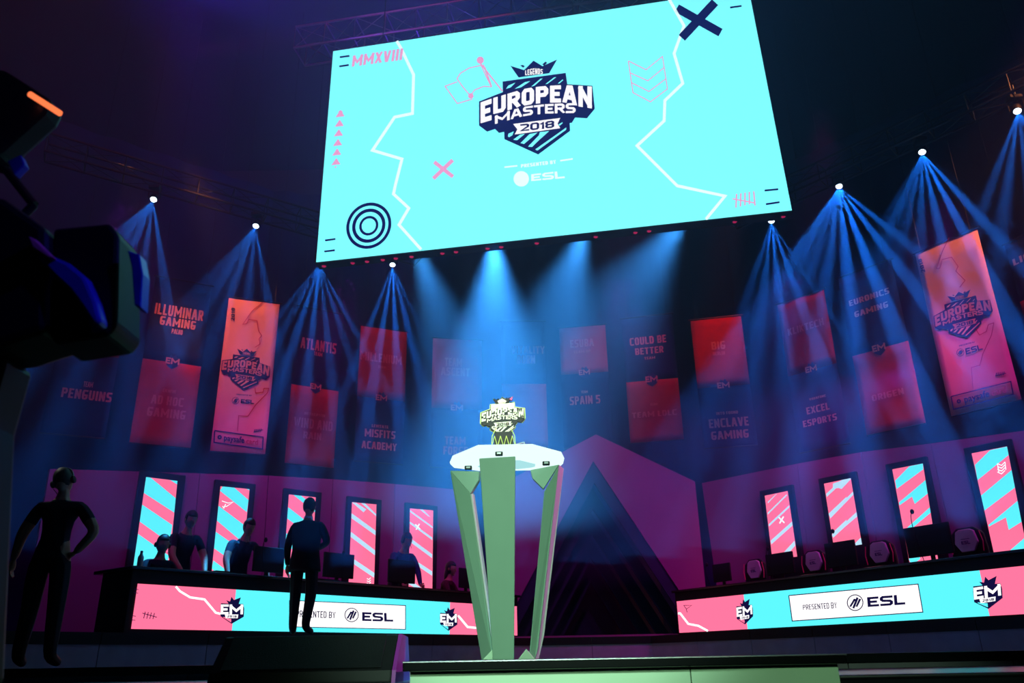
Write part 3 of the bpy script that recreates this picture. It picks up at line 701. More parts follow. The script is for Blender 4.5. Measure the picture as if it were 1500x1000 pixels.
for r0, r1 in ((10.4, 14.0), (19.6, 24.4), (28.6, 33.0)): graphic('target_ring', G_NV, lambda m: disc(m, A3(371, 557), r0, r1, ps, 64, M2))
graphic('numeral_lettering', G_PS, lambda m: quadtext(m, 'MMXVIII', A1(350, 362), A1(624, 325), A1(632, 262), A1(358, 302), ps2, .03))
for i in range(6):
    cxx, cyy = 290 - i * 4.5, 618 + i * 52
    graphic('pink_triangle', G_PS, lambda m: m.poly([ps(*A1(cxx - 26, cyy + 18)), ps(*A1(cxx + 24, cyy + 12)), ps(*A1(cxx + 2, cyy - 22))]), *([lambda m: disc(m, A1(292, 610), 0, 3.2, ps2, 12)] if i == 0 else []))
graphic('pink_triangle', G_PS, lambda m: m.poly([ps(*A1(258, 903)), ps(*A1(272, 901)), ps(*A1(264, 912))]))
graphic('pink_cross', G_PS, lambda m: stroke(m, zz(A1, (800, 878), (902, 958)), 5.5, ps), lambda m: stroke(m, zz(A1, (900, 868), (795, 968)), 5.5, ps2))
FL = [(282, 155), (205, 172), (150, 205), (128, 240), (165, 292), (215, 352)], [(282, 155), (318, 235), (348, 292)], [(348, 292), (300, 288), (240, 312), (215, 345)], [(128, 260), (52, 288), (130, 398), (225, 370)], [(296, 150), (340, 280)]
graphic('flag_line_print', G_PS, lambda m: [stroke(m, zz(A4, *q), 1.5, ps) for q in FL], lambda m: stroke(m, zz(A4, (275, 140), (418, 320)), 2.0, ps), lambda m: stroke(m, zz(A4, (305, 165), (350, 290)), 1.2, ps),
        lambda m: disc(m, A4(276, 122), 0, 5.2, ps, 24), lambda m: disc(m, A4(216, 350), 0, 4, ps, 16))
graphic('chevron_badge_print', G_PS, lambda m: [stroke(m, zz(A2, *p), 1.4, ps) for p in ([(520, 330), (616, 378), (705, 306), (732, 482), (640, 552), (545, 502), (520, 330)], [(530, 395), (626, 438), (712, 368)], [(537, 448), (632, 496), (722, 428)])])
graphic('tally_mark_print', G_PS, lambda m: [stroke(m, [(1079 + i * 6.2, 284 - i), (1078 + i * 6.6, 304 - i * 1.6)], 2, ps) for i in range(4)], lambda m: stroke(m, [(1073, 291), (1105, 297)], 1.8, ps), lambda m: stroke(m, [(1104, 280), (1106, 301)], 2, ps))
emblem(lambda x, y, k: PS.hit(x, y, .006 + .006 * k), A4, G_NV, G_WH, G_CY, scn, so)
m = MB(); stroke(m, zz(A4, (430, 803), (512, 794)), 2.2, ps); stroke(m, zz(A4, (785, 762), (865, 750)), 2.2, ps)
quadtext(m, 'PRESENTED BY', A4(535, 806), A4(760, 780), A4(757, 757), A4(535, 785), ps, .05)
disc(m, A4(537, 877), 0, 11.3, ps, 28); quadtext(m, 'ESL', A4(600, 892), A4(815, 872), A4(808, 825), A4(600, 848), ps, 'x')
m.build('sponsor_lettering', G_LW, scn, so, fix=False)

# ------------------------------------------------------------------ trusses
su = (sq3[1] - sq3[0]).normalized(); sv = Vector((0, 0, 1)); sn = -PS.n
def truss(name, p, u, L, side, up_, step, label, cat='truss', group=None, r=.028, rr=.014):
    t = thing(name, label, cat, p, group); u = u.normalized(); sd = Vector((0, 0, 1)).cross(u).normalized()
    offs = [sd * a * side / 2 + Vector((0, 0, 1)) * b * up_ / 2 for a, b in ((-1, -1), (1, -1), (1, 1), (-1, 1))]
    for o in offs: MB().tube(Vector(p) + o, Vector(p) + o + u * L, r, n=8).build('chord', METAL, t, p)
    n = int(L / step)
    for fi in range(4):
        mb = MB()
        for k in range(n + 1):
            a = Vector(p) + offs[fi] + u * (L * k / n); b = Vector(p) + offs[(fi + 1) % 4] + u * (L * k / n); mb.tube(a, b, rr, n=6)
            if k < n: mb.tube(a if k % 2 else b, (b if k % 2 else a) + u * (L / n), rr * .7, n=5)
        mb.build('lacing', METAL, t, p)
    return t
p0 = PS.hit(440, 68, -.55)
truss('lighting_truss', p0, su, 10.5, .55, .55, .62, 'aluminium box truss running just above the big screen')
for x in (560, 840):
    a = PS.hit(x, interp([(488, 75), (1096, -17)], x), -.1); 
    tag(MB().tube(a, (a.x, a.y + .2, 14.98), .012, n=6).build('hanging_chain', DARKMET, None, a), 'dark hoist chain holding the screen, ' + ('nearer its left corner' if x == 560 else 'above the emblem'), 'chain')
# rear trusses for the moving heads
def rear(px0, Y0, px1, Y1, label):
    a, b = at(*px0, Y0), at(*px1, Y1); a.z += .45; b.z += .45
    return truss('lighting_truss', a, b - a, (b - a).length, .34, .34, .55, label, r=.022, rr=.010)
def blackened(t):
    for c in t.children: c.data.materials[0] = DARKMET
blackened(rear((60, 250), 11.0, (612, 402), 14.0, 'dark truss left of the screen carrying the four left moving heads'))
blackened(rear((1075, 350), 13.0, (1560, 135), 9.4, 'dark truss right of the screen carrying the right moving heads'))

LENS = glow('lamp_lens', (225, 245, 255), 7, False)
def head_at(p, tgt, label, group, lens=LENS, s=1.0, cat='stage light', nm='moving_head'):
    t = thing(nm, label, cat, p, group)
    d = (Vector(tgt) - Vector(p)).normalized(); x = d.cross(Vector((0, 0, 1))).normalized()
    MB().box(Vector(p) + Vector((0, 0, .36 * s)), (.30 * s, .24 * s, .10 * s)).build('base', BLACK, t, p, bevel=.01)
    for sd in (-1, 1):
        a = Vector(p) + x * sd * .15 * s
        MB().path([a - d * .03, a + Vector((0, 0, .28 * s)), Vector(p) + Vector((0, 0, .32 * s)) + x * sd * .06 * s], .022 * s).build('yoke_arm', BLACK, t, p)
    MB().lathe(Vector(p) - d * .22 * s, d, [(0, .06 * s), (.05 * s, .10 * s), (.2 * s, .115 * s), (.23 * s, .10 * s)]).build('lamp_head', BLACK, t, p)
    MB().lathe(Vector(p) + d * .012 * s, d, [(0, .085 * s), (.012 * s, .08 * s), (.02 * s, .05 * s)], 16).build('lens', lens, t, p)
    return t
HL = ['leftmost moving head throwing a narrow blue fan, above the foreground camera', 'second moving head from the left with blue fan', 'moving head tucked behind the lower left corner of the screen',
      'moving head just under the screen with bright narrow fan', 'moving head below the lower right corner of the screen', 'brightest moving head with starry white lens and widest fan', 'moving head above the big salmon banner on the right', 'moving head cut by the right picture edge']
for (p, Y, t, pw, deg), lb in zip(HEADS, HL):
    a = at(*p, Y); b = at(*t, Y - 1.2); d = (b - a).normalized()
    head_at(a - d * .05, b, lb, 'moving heads on the rear trusses', s=.62)
WL = ['wash light under the screen left of centre', 'wash light under the screen above the podium throwing the strongest beam', 'wash light under the screen right of the podium', 'wash light under the right part of the screen edge']
for (p, Y, t, pw, deg), lb in zip(WASH, WL):
    a = at(*p, Y); b = at(*t, Y - 3.6); d = (b - a).normalized()
    head_at(a - d * .06, b, lb, 'wash lights behind the screen', s=1.0)
PINKL = glow('pink_lens', (190, 30, 90), .8)
for i, x in enumerate((475, 517, 538, 561, 580, 603, 648, 668, 714, 734, 786, 872, 930, 950, 1075, 1146)):
    yb = interp([(463, 386), (1160, 310)], x); a = PS.hit(x, yb, -.14); a.z -= .02
    t = thing('par_can', ('small wash can on screen lower edge, ' + ['at its lower left corner', 'below the ring target', 'second right of the corner can', 'just left of the bright narrow fan', 'directly above the bright narrow fan', 'where the white outline ends', 'left one of the pair right of the outline', 'right one of the pair right of the outline',
              'left of the strongest beam', 'right of the strongest beam', 'alone between the two central beams', 'right of the slanting beam', 'left one of the pair right of centre', 'right one of the pair right of centre', 'below the pink tally marks', 'at its lower right corner'][i]), 'stage light', a, 'wash cans along the screen edge')
    dn = Vector((.05, -.35, -1)).normalized()
    MB().lathe(a, dn, [(-.02, .035), (.02, .05), (.05, .055), (.06, .048)], 14).build('can', DARKMET, t, a)
    MB().lathe(a + dn * .058, dn, [(0, .042), (.006, .03)], 14).build('lens', PINKL, t, a)
    MB().box(a + Vector((0, .02, .03)), (.18, .03, .03)).build('bracket', BLACK, t, a)

# ------------------------------------------------------------------ banners
def banner(jl, jr, Y, ytop, ybot, up_m, lo_m, label, texts, mark=True, draw=None):
    """jl, jr: pixels of a horizontal line across the banner (the seam between its halves)"""
    A = at(*jl, Y); B = atz(*jr, A.z); u = (B - A); W = u.length; u.normalize(); n = Vector((0, 0, 1)).cross(u)
    pl = Plane(A, n); n = pl.n
    zt = pl.hit((jl[0] + jr[0]) / 2 + (ytop[1] if isinstance(ytop, tuple) else 0), ytop[0] if isinstance(ytop, tuple) else ytop).z
    zb = pl.hit((jl[0] + jr[0]) / 2, ybot).z
    c = (A + B) / 2
    t = thing('hanging_banner', label, 'banner', (c.x, c.y, zb), 'banners hanging before the backdrop'); og = t.location.copy()
    def sheet(z0, z1, m, nm, ph):
        N, Mz = 10, 8; vs = []
        for j in range(Mz + 1):
            for i in range(N + 1):
                z = z0 + (z1 - z0) * j / Mz
                vs.append(A + u * (W * i / N) + Vector((0, 0, z - A.z)) + n * (.006 * math.sin(i * 1.1 + ph) * math.sin(j * .7 + ph)))
        fs = [(j * (N + 1) + i, j * (N + 1) + i + 1, (j + 1) * (N + 1) + i + 1, (j + 1) * (N + 1) + i) for j in range(Mz) for i in range(N)]
        mb = MB().add(vs, fs); mb.smooth = True; o = mb.build(nm, m, t, og, fix=False)
        o.modifiers.new('cloth', 'SOLIDIFY').thickness = .006
    if up_m is lo_m: sheet(zb, zt, up_m, 'cloth', A.x)
    else:
        sheet(A.z, zt, up_m, 'upper_cloth', A.x); sheet(zb, A.z, lo_m, 'lower_cloth', A.y)
    MB().tube(A + Vector((0, 0, zt - A.z)) - u * .04, B + Vector((0, 0, zt - A.z)) + u * .04, .018).build('top_bar', DARKMET, t, og)
    MB().tube(A + Vector((0, 0, zb - A.z)), B + Vector((0, 0, zb - A.z)), .012).build('bottom_bar', DARKMET, t, og)
    wires = MB()
    for k in (.1, .9): 
        q = A + u * W * k; wires.tube((q.x, q.y, zt), (q.x, q.y, 14.9), .004, n=4)
    wires.build('hanging_wire', DARKMET, t, og)
    for st, cx, cyy, wd, h, m, bold in texts:
        c0 = pl.hit(cx, cyy, .018); l = pl.hit(cx - wd / 2, cyy, .018); r = pl.hit(cx + wd / 2, cyy, .018)
        h = max(h * .62, h - .5 * abs((jr[1] - jl[1]) / (jr[0] - jl[0])) * wd)
        ww = Vector((r.x - l.x, r.y - l.y, 0)).length; hh = (pl.hit(cx, cyy - h / 2).z - pl.hit(cx, cyy + h / 2).z)
        mb = textmap(MB(), st, lambda a, b: c0 + u * ((a - .5) * ww) + Vector((0, 0, (b - .5) * hh)), bold); mb.build('lettering', m, t, og, fix=False)
    if mark:
        cc = c + Vector((0, 0, 0)) + n * .016; s = W * .24
        mb = MB()
        sh = [(-.5, .35), (-.3, .5), (-.2, .75), (0, .55), (.2, .8), (.3, .5), (.5, .35), (.45, -.35), (0, -.7), (-.45, -.35)]
        mb.poly([cc + u * x * s * .9 + Vector((0, 0, y * s * .8)) for x, y in sh]); mb.build('shield_mark', NAVYP, t, og, fix=False)
        mb = textmap(MB(), 'EM', lambda a, b: cc + n * .006 + u * ((a - .5) * s) + Vector((0, 0, (b - .35) * s * .5)), 'w'); mb.build('shield_letters', TXT, t, og, fix=False)
    if draw: draw(pl, t, og)
    return t
B7 = lambda x, y: (60 + x / 3.3333, 400 + y / 3.3333)
B8 = lambda x, y: (380 + x / 3.571, 440 + y / 3.571)
B1 = lambda x, y: (700 + x / 3.571, 440 + y / 3.571)
B2 = lambda x, y: (1000 + x / 3.572, 400 + y / 3.572)
B3 = lambda x, y: (1200 + x / 2.94, 300 + y / 2.94)
def T(Z, st, x0, x1, y0, y1, m=TXT, bold=.03):
    a = Z(x0, y0); b = Z(x1, y1); return (st, (a[0] + b[0]) / 2, (a[1] + b[1]) / 2, b[0] - a[0], b[1] - a[1], m, bold)
banner((83, 512), (174, 524), 13.4, 395, 640, REDF, NAVYF, 'red over navy banner behind the foreground camera, at the far left', [T(B7, 'TEAM', 208, 255, 528, 558), T(B7, 'PENGUINS', 100, 350, 562, 626)])
banner(B7(497, 415), B7(783, 455), 13.9, 408, 654, NAVYF, REDF, 'navy over red banner with glowing orange upper lettering', [T(B7, 'ILLUMINAR', 556, 798, 155, 225), T(B7, 'GAMING', 580, 758, 215, 270), T(B7, 'PALHO', 638, 692, 272, 300), T(B7, 'CIENFUE', 595, 660, 565, 585, TXTRED), T(B7, 'AD HOC', 537, 698, 595, 650, TXTRED), T(B7, 'GAMING', 518, 708, 655, 712, TXTRED)])
banner((427, 562), (496, 573), 15.4, 452, 683, NAVYF, REDF, 'navy over red banner beside the big salmon banner of the left wing', [T(B8, 'ATLANTIS', 216, 404, 200, 272), T(B8, 'TEAM', 285, 330, 268, 292), T(B8, 'NETHERWIN', 235, 345, 585, 608, TXTRED), T(B8, 'WIND AND', 180, 385, 612, 680, TXTRED), T(B8, 'RAIN', 230, 325, 685, 730, TXTRED)])
banner((523, 580), (593, 588), 16.6, 480, 678, REDF, NAVYF, 'red over navy banner, third from the podium on its left side', [T(B8, 'MILLENIUM', 528, 748, 272, 330, TXTRED), T(B8, 'TEAM', 620, 660, 340, 356, TXTRED), T(B8, 'LEVITATE', 588, 675, 648, 668), T(B8, 'MISFITS', 550, 712, 672, 722), T(B8, 'ACADEMY', 535, 720, 735, 785)])
banner((632, 597), (706, 600), 17.3, 496, 685, REDF, NAVYF, 'red over navy banner directly left of the trophy', [T(B8, 'TEAM', 970, 1060, 300, 345, TXTRED), T(B8, 'ASCENT', 950, 1100, 350, 395, TXTRED), T(B8, 'TEAM', 970, 1080, 710, 755), T(B8, 'FORGE', 962, 1090, 762, 808)])
banner((735, 562), (800, 562), 17.6, 470, 655, NAVYF, REDF, 'navy over red banner behind the trophy, washed by the central beam', [T(B1, 'VITALITY', 175, 350, 238, 278), T(B1, 'BORN', 205, 300, 285, 330)], mark=False)
banner((822, 549), (891, 544), 17.6, 477, 655, REDF, NAVYF, 'red over navy banner above the peak of the gable', [T(B1, 'ESUBA', 482, 607, 200, 245), T(B1, 'TEAM UP', 500, 590, 258, 275, TXTRED), T(B1, 'TEAM', 540, 575, 470, 485), T(B1, 'SPAIN 5', 480, 640, 495, 545)])
banner((917, 560), (993, 553), 17.0, 462, 647, NAVYF, REDF, 'navy over red banner right of the gable peak', [T(B1, 'COULD BE', 793, 985, 183, 232), T(B1, 'BETTER', 822, 972, 240, 282), T(B1, 'TEAM', 870, 928, 292, 308), T(B1, 'TEAM', 900, 940, 535, 550, TXTRED), T(B1, 'TEAM LDLC', 805, 1040, 572, 612, TXTRED)])
banner(B2(78, 603), B2(352, 580), 16.3, 464, 655, REDF, NAVYF, 'bright red over navy banner, fourth from the right picture edge', [T(B2, 'BIG', 150, 222, 355, 400), T(B2, 'BERLIN', 158, 222, 408, 430, TXTRED), T(B2, 'INTO FOUND', 175, 290, 720, 740), T(B2, 'ENCLAVE', 136, 345, 752, 808), T(B2, 'GAMING', 148, 345, 818, 870)])
banner(B2(552, 540), B2(805, 470), 15.0, (432, -12), 660, REDF, NAVYF, 'red over navy banner crossed by the right blue beams', [T(B2, 'KLIKTECH', 543, 740, 250, 312, TXTRED), T(B2, 'VODAFONE', 660, 750, 640, 660), T(B2, 'EXCEL', 645, 768, 680, 735), T(B2, 'ESPORTS', 625, 808, 742, 798)])
banner(B2(888, 435), B2(1180, 352), 14.0, (390, -14), 634, NAVYF, REDF, 'navy over red banner beside the big salmon banner of the right wing', [T(B2, 'EURONICS', 862, 1085, 100, 150), T(B2, 'GAMING', 892, 1078, 165, 215), T(B2, 'ORIGEN', 985, 1160, 608, 662, TXTRED)])
banner((1494, 442), (1600, 396), 12.0, (330, -20), 600, NAVYF, REDF, 'navy over red banner cut by the right picture edge, orange letters', [('LIONS', 1508, 373, 56, 17, TXT, .03)], mark=False)

MAPL = [(1085, 140), (1030, 185), (985, 250), (1005, 245), (1015, 225), (1055, 232), (1062, 280), (1078, 305), (1065, 320), (1070, 345), (1045, 362)]
def salmon_draw(Z, tri, mp1, mp2, sides, esl, tally, box_, year):
    def f(pl, t, og):
        ca = lambda x, y, k=1: pl.hit(x, y, .014 + .006 * k)
        emblem(ca, affine([(268, 385), (990, 285), (645, 722)], tri), NAVYP, TXT, SALMONF, t, og)
        mb = MB(); stroke(mb, zz(Z, *mp1), 1.2, ca); mb.build('map_outline', REDP, t, og, fix=False); mb = MB(); stroke(mb, zz(Z, *mp2), 1.2, ca); mb.build('map_outline', REDP, t, og, fix=False)
        mb = MB(); eslmark(Z(*esl[0]), esl[1], ca, mb); quadtext(mb, 'ESL', *[Z(*p) for p in esl[2]], ca, 'x'); quadtext(mb, 'PRESENTED BY', *[Z(*p) for p in esl[3]], ca, .03); mb.build('sponsor_lettering', NAVYP, t, og, fix=False)
        mb = MB(); quadtext(mb, '2018', *[Z(*p) for p in year], ca, .03); mb.build('year_lettering', NAVYP, t, og, fix=False); mb = MB()
        for i in range(5): stroke(mb, [Z(tally[0] + i * 8, tally[1] - i), Z(tally[0] + i * 8 - 5, tally[1] + 16 - i)], 1.2, ca)
        stroke(mb, [Z(tally[0] - 6, tally[1] + 14), Z(tally[0] + 40, tally[1] + 2)], 1.0, ca)
        mb.build('tally_mark_print', NAVYP, t, og, fix=False); mb = MB()
        stroke(mb, [Z(*p) for p in box_ + box_[:1]], 1.6, ca); mb.build('board_frame', NAVYP, t, og, fix=False)
        q = [Vector(Z(*p)) for p in box_]
        def bi(u, v): 
            p = (q[3] * (1 - u) + q[2] * u) * (1 - v) + (q[0] * (1 - u) + q[1] * u) * v; return ca(p.x, p.y)
        mb = textmap(MB(), 'paysafe', lambda u, v: bi(.20 + .42 * u, .10 + .70 * v), .02)
        dq = q[0].lerp(q[2], .5).lerp((q[0] + q[3]) / 2, .78); disc(mb, (dq.x, dq.y), 1.2, 3.2, ca, 16)
        mb.build('sponsor_lettering', NAVYP, t, og, fix=False)
        mb = textmap(MB(), 'card', lambda u, v: bi(.66 + .24 * u, .25 + .5 * v), .01); mb.build('sponsor_lettering', REDP, t, og, fix=False)
    return f
banner((320, 560), (398, 567), 13.5, 438, 664, SALMONF, SALMONF, 'large salmon banner with navy shield emblem, left of the stage', [], mark=False,
       draw=salmon_draw(B7, (B7(885, 425), B7(1118, 455), B7(990, 570)), MAPL, [(1045, 560), (1048, 585), (1085, 580), (1088, 562), (1112, 562), (1105, 585), (1050, 640), (1010, 698), (965, 695), (960, 770)], None,
                        ((950, 622), 5.2, ((975, 634), (1040, 638), (1042, 620), (977, 614)), ((955, 594), (1030, 600), (1030, 594), (955, 588))), (1045, 762), [(848, 768), (1085, 800), (1082, 858), (845, 825)], ((945, 235), (948, 170), (930, 168), (927, 232))))
banner((1364, 478), (1460, 446), 11.9, (346, -12), 606, SALMONF, SALMONF, 'large salmon banner with navy shield emblem, right of the stage', [], mark=False,
       draw=salmon_draw(B3, (B3(492, 479), B3(736, 408), B3(636, 572)), [(560, 140), (530, 200), (505, 275), (520, 272), (530, 235), (570, 225), (598, 265), (588, 285), (628, 325), (605, 355)],
                        [(675, 535), (690, 560), (720, 545), (728, 515), (752, 508), (742, 560), (705, 640), (692, 690), (655, 700), (662, 790)], None,
                        ((608, 635), 5.6, ((632, 645), (705, 622), (698, 600), (628, 618)), ((603, 610), (672, 592), (670, 587), (602, 604))), (765, 722), [(568, 825), (825, 760), (835, 815), (578, 880)], ((458, 290), (440, 230), (426, 236), (442, 294))))

# ------------------------------------------------------------------ podium
PY = 5.6; pc = Vector((at(738, 960, PY).x, PY, DZ))
pod = thing('trophy_podium', 'tall grey-green three-legged podium with glowing faceted white top', 'podium', pc)
def leg(name, outer_top, outer_bot, inner_bot, knee, inner_top, Yt, Yb, th, lab=None):
    pass
def slab(pts, th, name, m):
    P = [at(x, y, Y) for x, y, Y in pts]; P = [Vector((p.x, p.y, max(p.z, DZ))) for p in P]
    return MB().prism(P, Vector(th)).build(name, m, pod, pc, bevel=.004)
slab([(702, 671, 5.22), (755, 668, 5.22), (753, 966, 5.42), (722, 966, 5.42)], (0, .05, 0), 'leg', PODP)
lgl = slab([(659, 689, 5.40), (689, 723, 5.36), (722, 953, 5.48), (722, 966, 5.48), (705, 966, 5.55)], (.028, .04, 0), 'leg', PODP)
slab([(659, 689, 5.395), (702, 690, 5.38), (701, 703, 5.37), (689, 723, 5.355)], (.01, .04, 0), 'gusset', PODP)
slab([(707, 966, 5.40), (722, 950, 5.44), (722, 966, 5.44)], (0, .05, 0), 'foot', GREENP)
slab([(819, 680, 5.40), (797, 720, 5.36), (776, 952, 5.50), (771, 966, 5.50), (784, 966, 5.55), (788, 950, 5.53)], (.012, .10, 0), 'leg', PODP)
slab([(777, 688, 5.38), (819, 680, 5.395), (796, 716, 5.355), (780, 700, 5.36)], (.0, .04, 0), 'gusset', PODP)
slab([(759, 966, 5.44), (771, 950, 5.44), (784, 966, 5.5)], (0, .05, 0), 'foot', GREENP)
PODS = mat('podium_side_lit', (.60, .55, .60), .5, noise=.05)  # paler, pinker copy of the podium paint, standing for pink light
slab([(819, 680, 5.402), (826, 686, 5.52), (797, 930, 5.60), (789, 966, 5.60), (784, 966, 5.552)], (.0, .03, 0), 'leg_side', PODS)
WT = glow('lit_acrylic', (225, 255, 250), 1.15, True)
WT2 = glow('acrylic_shade_tone', (170, 228, 232), 1.0, False)  # duller glow that stands for shading on the underside
# top: faceted octagonal slab seen from below, lit from inside
zb_ = at(741, 683, 5.6).z; zt_ = zb_ + .075
yf = atz(741, 666, zb_).y; yk = atz(741, 690, zb_).y
xa, xb = at(659, 680, 5.58).x, at(826, 680, 5.58).x; xc0, xc1 = at(698, 668, yf).x, at(782, 668, yf).x
oct_ = [(xa, 5.56), (xc0, yf), (xc1, yf), (xb, 5.50), (xb, 5.66), (xc1, yk), (xc0, yk), (xa, 5.62)]
mx_, my_ = sum(p[0] for p in oct_) / 8, sum(p[1] for p in oct_) / 8
rg = lambda k, z: [Vector((mx_ + (x - mx_) * k, my_ + (y - my_) * k, z)) for x, y in oct_]
rings = rg(.93, zb_) + rg(1.0, zb_ + .028) + rg(.95, zt_)
MB().add(rings, [tuple(range(8)), tuple(range(16, 24))] + [(k, (k + 1) % 8, 8 + (k + 1) % 8, 8 + k) for k in range(8)] + [(8 + k, 8 + (k + 1) % 8, 16 + (k + 1) % 8, 16 + k) for k in range(8)]).build('podium_top', WT, pod, pc)
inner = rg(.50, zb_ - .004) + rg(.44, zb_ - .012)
MB().add(inner, [tuple(range(8, 16))] + [(k, (k + 1) % 8, 8 + (k + 1) % 8, 8 + k) for k in range(8)] + [tuple(range(8))]).build('shade_inset', WT2, pod, pc)  # inset plate added to put facet shading on the underside
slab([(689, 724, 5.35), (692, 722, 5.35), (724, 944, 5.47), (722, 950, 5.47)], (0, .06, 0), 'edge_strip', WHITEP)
# small lamps set in the rim
for x, y in ((686, 685), (731, 664.5), (800, 678.5)):
    p = at(x, y, yf + .004 if x == 731 else 5.42)
    o = MB().box(p, (.05, .03, .026)).build('rim_lamp', BLACK, pod, pc, bevel=.005)
    MB().box(p + Vector((0, -.017, 0)), (.026, .006, .012)).build('lamp_lens', mat('grey_lens', (.25, .28, .3), .2), o, pc)

# ------------------------------------------------------------------ trophy
TRD = mat('trophy_black', (.006, .006, .006), .5, .0, noise=.2)
TRL = mat('trophy_ivory', (.95, .95, .72), .35, noise=.05)
TRG = mat('trophy_lime', (.70, .85, .20), .35, noise=.05)
TY = yf + .14; PT = Plane((0, TY, 0), (0, 1, 0)); tz = zt_
tb = at(737, 650, TY); tro = thing('trophy', 'shield-shaped tournament trophy with ivory letters on black lattice base', 'trophy', (tb.x, TY, tz)); to = tro.location.copy()
A5 = lambda x, y: (640 + x / 5, 560 + y / 5)
TA = affine([(268, 385), (990, 285), (645, 722)], [A5(325, 222), A5(638, 190), A5(482, 392)])
def big(p, k):  # outline grown about its middle
    cx, cyy = sum(q[0] for q in p) / len(p), sum(q[1] for q in p) / len(p)
    return [(cx + (q[0] - cx) * k, cyy + (q[1] - cyy) * k) for q in p]
mb = MB().prism([PT.hit(*TA(*q), -.03) for q in big(EMB_BODY, 1.05)], (0, .03, 0)); mb.prism([PT.hit(*TA(*q), -.03) for q in big(EMB_CROWN, 1.06)], (0, .03, 0)); mb.build('rim', TRG, tro, to)
TRC = [(430, 250), (822, 205), (828, 300), (700, 285), (560, 305), (430, 340)]
emblem(lambda x, y, k: PT.hit(x, y, .006 * k - .004), TA, TRD, TRL, TRL, tro, to, lift=(0, .03, 0), names=('shield', 'lettering', 'ivory_stripes', 'year_lettering'))
for p in (TRC, [(452, 612), (520, 606), (640, 690), (800, 585), (845, 575), (645, 720)], [(535, 190), (615, 150), (690, 185), (660, 225), (560, 235)]):
    MB().prism([PT.hit(*TA(*q), .003) for q in p], (0, .008, 0)).build('ivory_facet', TRL, tro, to)
pb = [PT.hit(*A5(548, 132), .01), PT.hit(*A5(558, 98), .01), PT.hit(*A5(530, 122), .01)]
MB().prism(pb, (0, .02, 0)).build('pink_crown_tip', mat('pink_enamel', (.9, .08, .35), .4), tro, to)
x0, x1 = at(720.5, 650, TY).x, at(755, 650, TY).x; zb2 = at(738, 636, TY).z + .01
yb0, yb1 = 5.50, 5.60
MB().prism([Vector((x0 + .012, TY - .035, tz)), Vector((x1 - .012, TY - .035, tz)), Vector((x1 - .02, TY - .035, zb2)), Vector((x0 + .02, TY - .035, zb2))], (0, .07, 0)).build('base_core', TRD, tro, to)
mb = MB()
for i in range(4):
    xa, xb, xm = x0 + (x1 - x0) * i / 4, x0 + (x1 - x0) * (i + 1) / 4, x0 + (x1 - x0) * (i + .5) / 4
    zm = tz + (zb2 - tz) * .7
    for yy in (TY - .05,):
        mb.tube((xa, yy, tz + .003), (xm, yy, zm), .0022, n=5); mb.tube((xm, yy, zm), (xb, yy, tz + .003), .0022, n=5)
mb.tube((x0, TY - .05, tz + .003), (x0 + .004, TY - .05, zm), .003, n=5); mb.tube((x0 + .004, TY - .05, zm), (x0 + .03, TY - .05, zb2 + .02), .003, n=5)
mb.tube((x1, TY - .05, tz + .003), (x1 - .004, TY - .05, zm), .003, n=5); mb.tube((x1 - .004, TY - .05, zm), (x1 - .03, TY - .05, zb2 + .02), .003, n=5)
mb.build('lattice', TRG, tro, to)
tg = MB(); a = at(756, 651, 5.3); a.z = tz + .004; b = at(768, 649.5, 5.3); b.z = tz + .03
tg.path([Vector((a.x, 5.3, tz + .006)), Vector((b.x, 5.3, tz + .022)), Vector((b.x, 5.3, tz + .001))], .004, 6)
tag(tg.build('desk_clip', WHITEP, None, (a.x, 5.3, tz)), 'tiny white wire clip standing on podium top beside trophy', 'clip')

# ------------------------------------------------------------------ people
def dgmesh(o):
    dg = bpy.context.evaluated_depsgraph_get(); dg.update()
    return bpy.data.meshes.new_from_object(o.evaluated_get(dg))
def skin_mesh(verts, edges, radii):
    me = bpy.data.meshes.new('skel'); me.from_pydata(verts, edges, []); o = bpy.data.objects.new('skel', me); C.objects.link(o)
    md = o.modifiers.new('s', 'SKIN'); md.use_smooth_shade = True
    for i, r in enumerate(radii):
        d = me.skin_vertices[0].data[i]; d.radius = r if hasattr(r, '__len__') else (r, r); d.use_root = (i == 0)
    o.modifiers.new('ss', 'SUBSURF').levels = 1
    o.modifiers['ss'].render_levels = 1
    r = dgmesh(o); bpy.data.objects.remove(o); bpy.data.meshes.remove(me); return r
STD = dict(pelvis=(0, 0, .96), waist=(0, 0, 1.10), chest=(0, 0, 1.30), neckb=(0, 0, 1.46), neck=(0, -.01, 1.53), head=(0, -.02, 1.64),
           hipL=(.10, 0, .92), kneeL=(.11, -.01, .50), ankL=(.11, .03, .09), toeL=(.13, -.15, .035),
           hipR=(-.10, 0, .92), kneeR=(-.11, -.01, .50), ankR=(-.11, .03, .09), toeR=(-.13, -.15, .035),
           shL=(.18, 0, 1.42), elL=(.25, .03, 1.14), wrL=(.26, -.04, .89), shR=(-.18, 0, 1.42), elR=(-.25, .03, 1.14), wrR=(-.26, -.04, .89))
RAD = dict(pelvis=(.15, .11), waist=(.135, .10), chest=(.155, .115), neckb=(.09, .075), neck=.058, nape=.052, hipL=.108, kneeL=.082, ankL=.060, toeL=.040,
           shL=.075, elL=.056, wrL=.036)
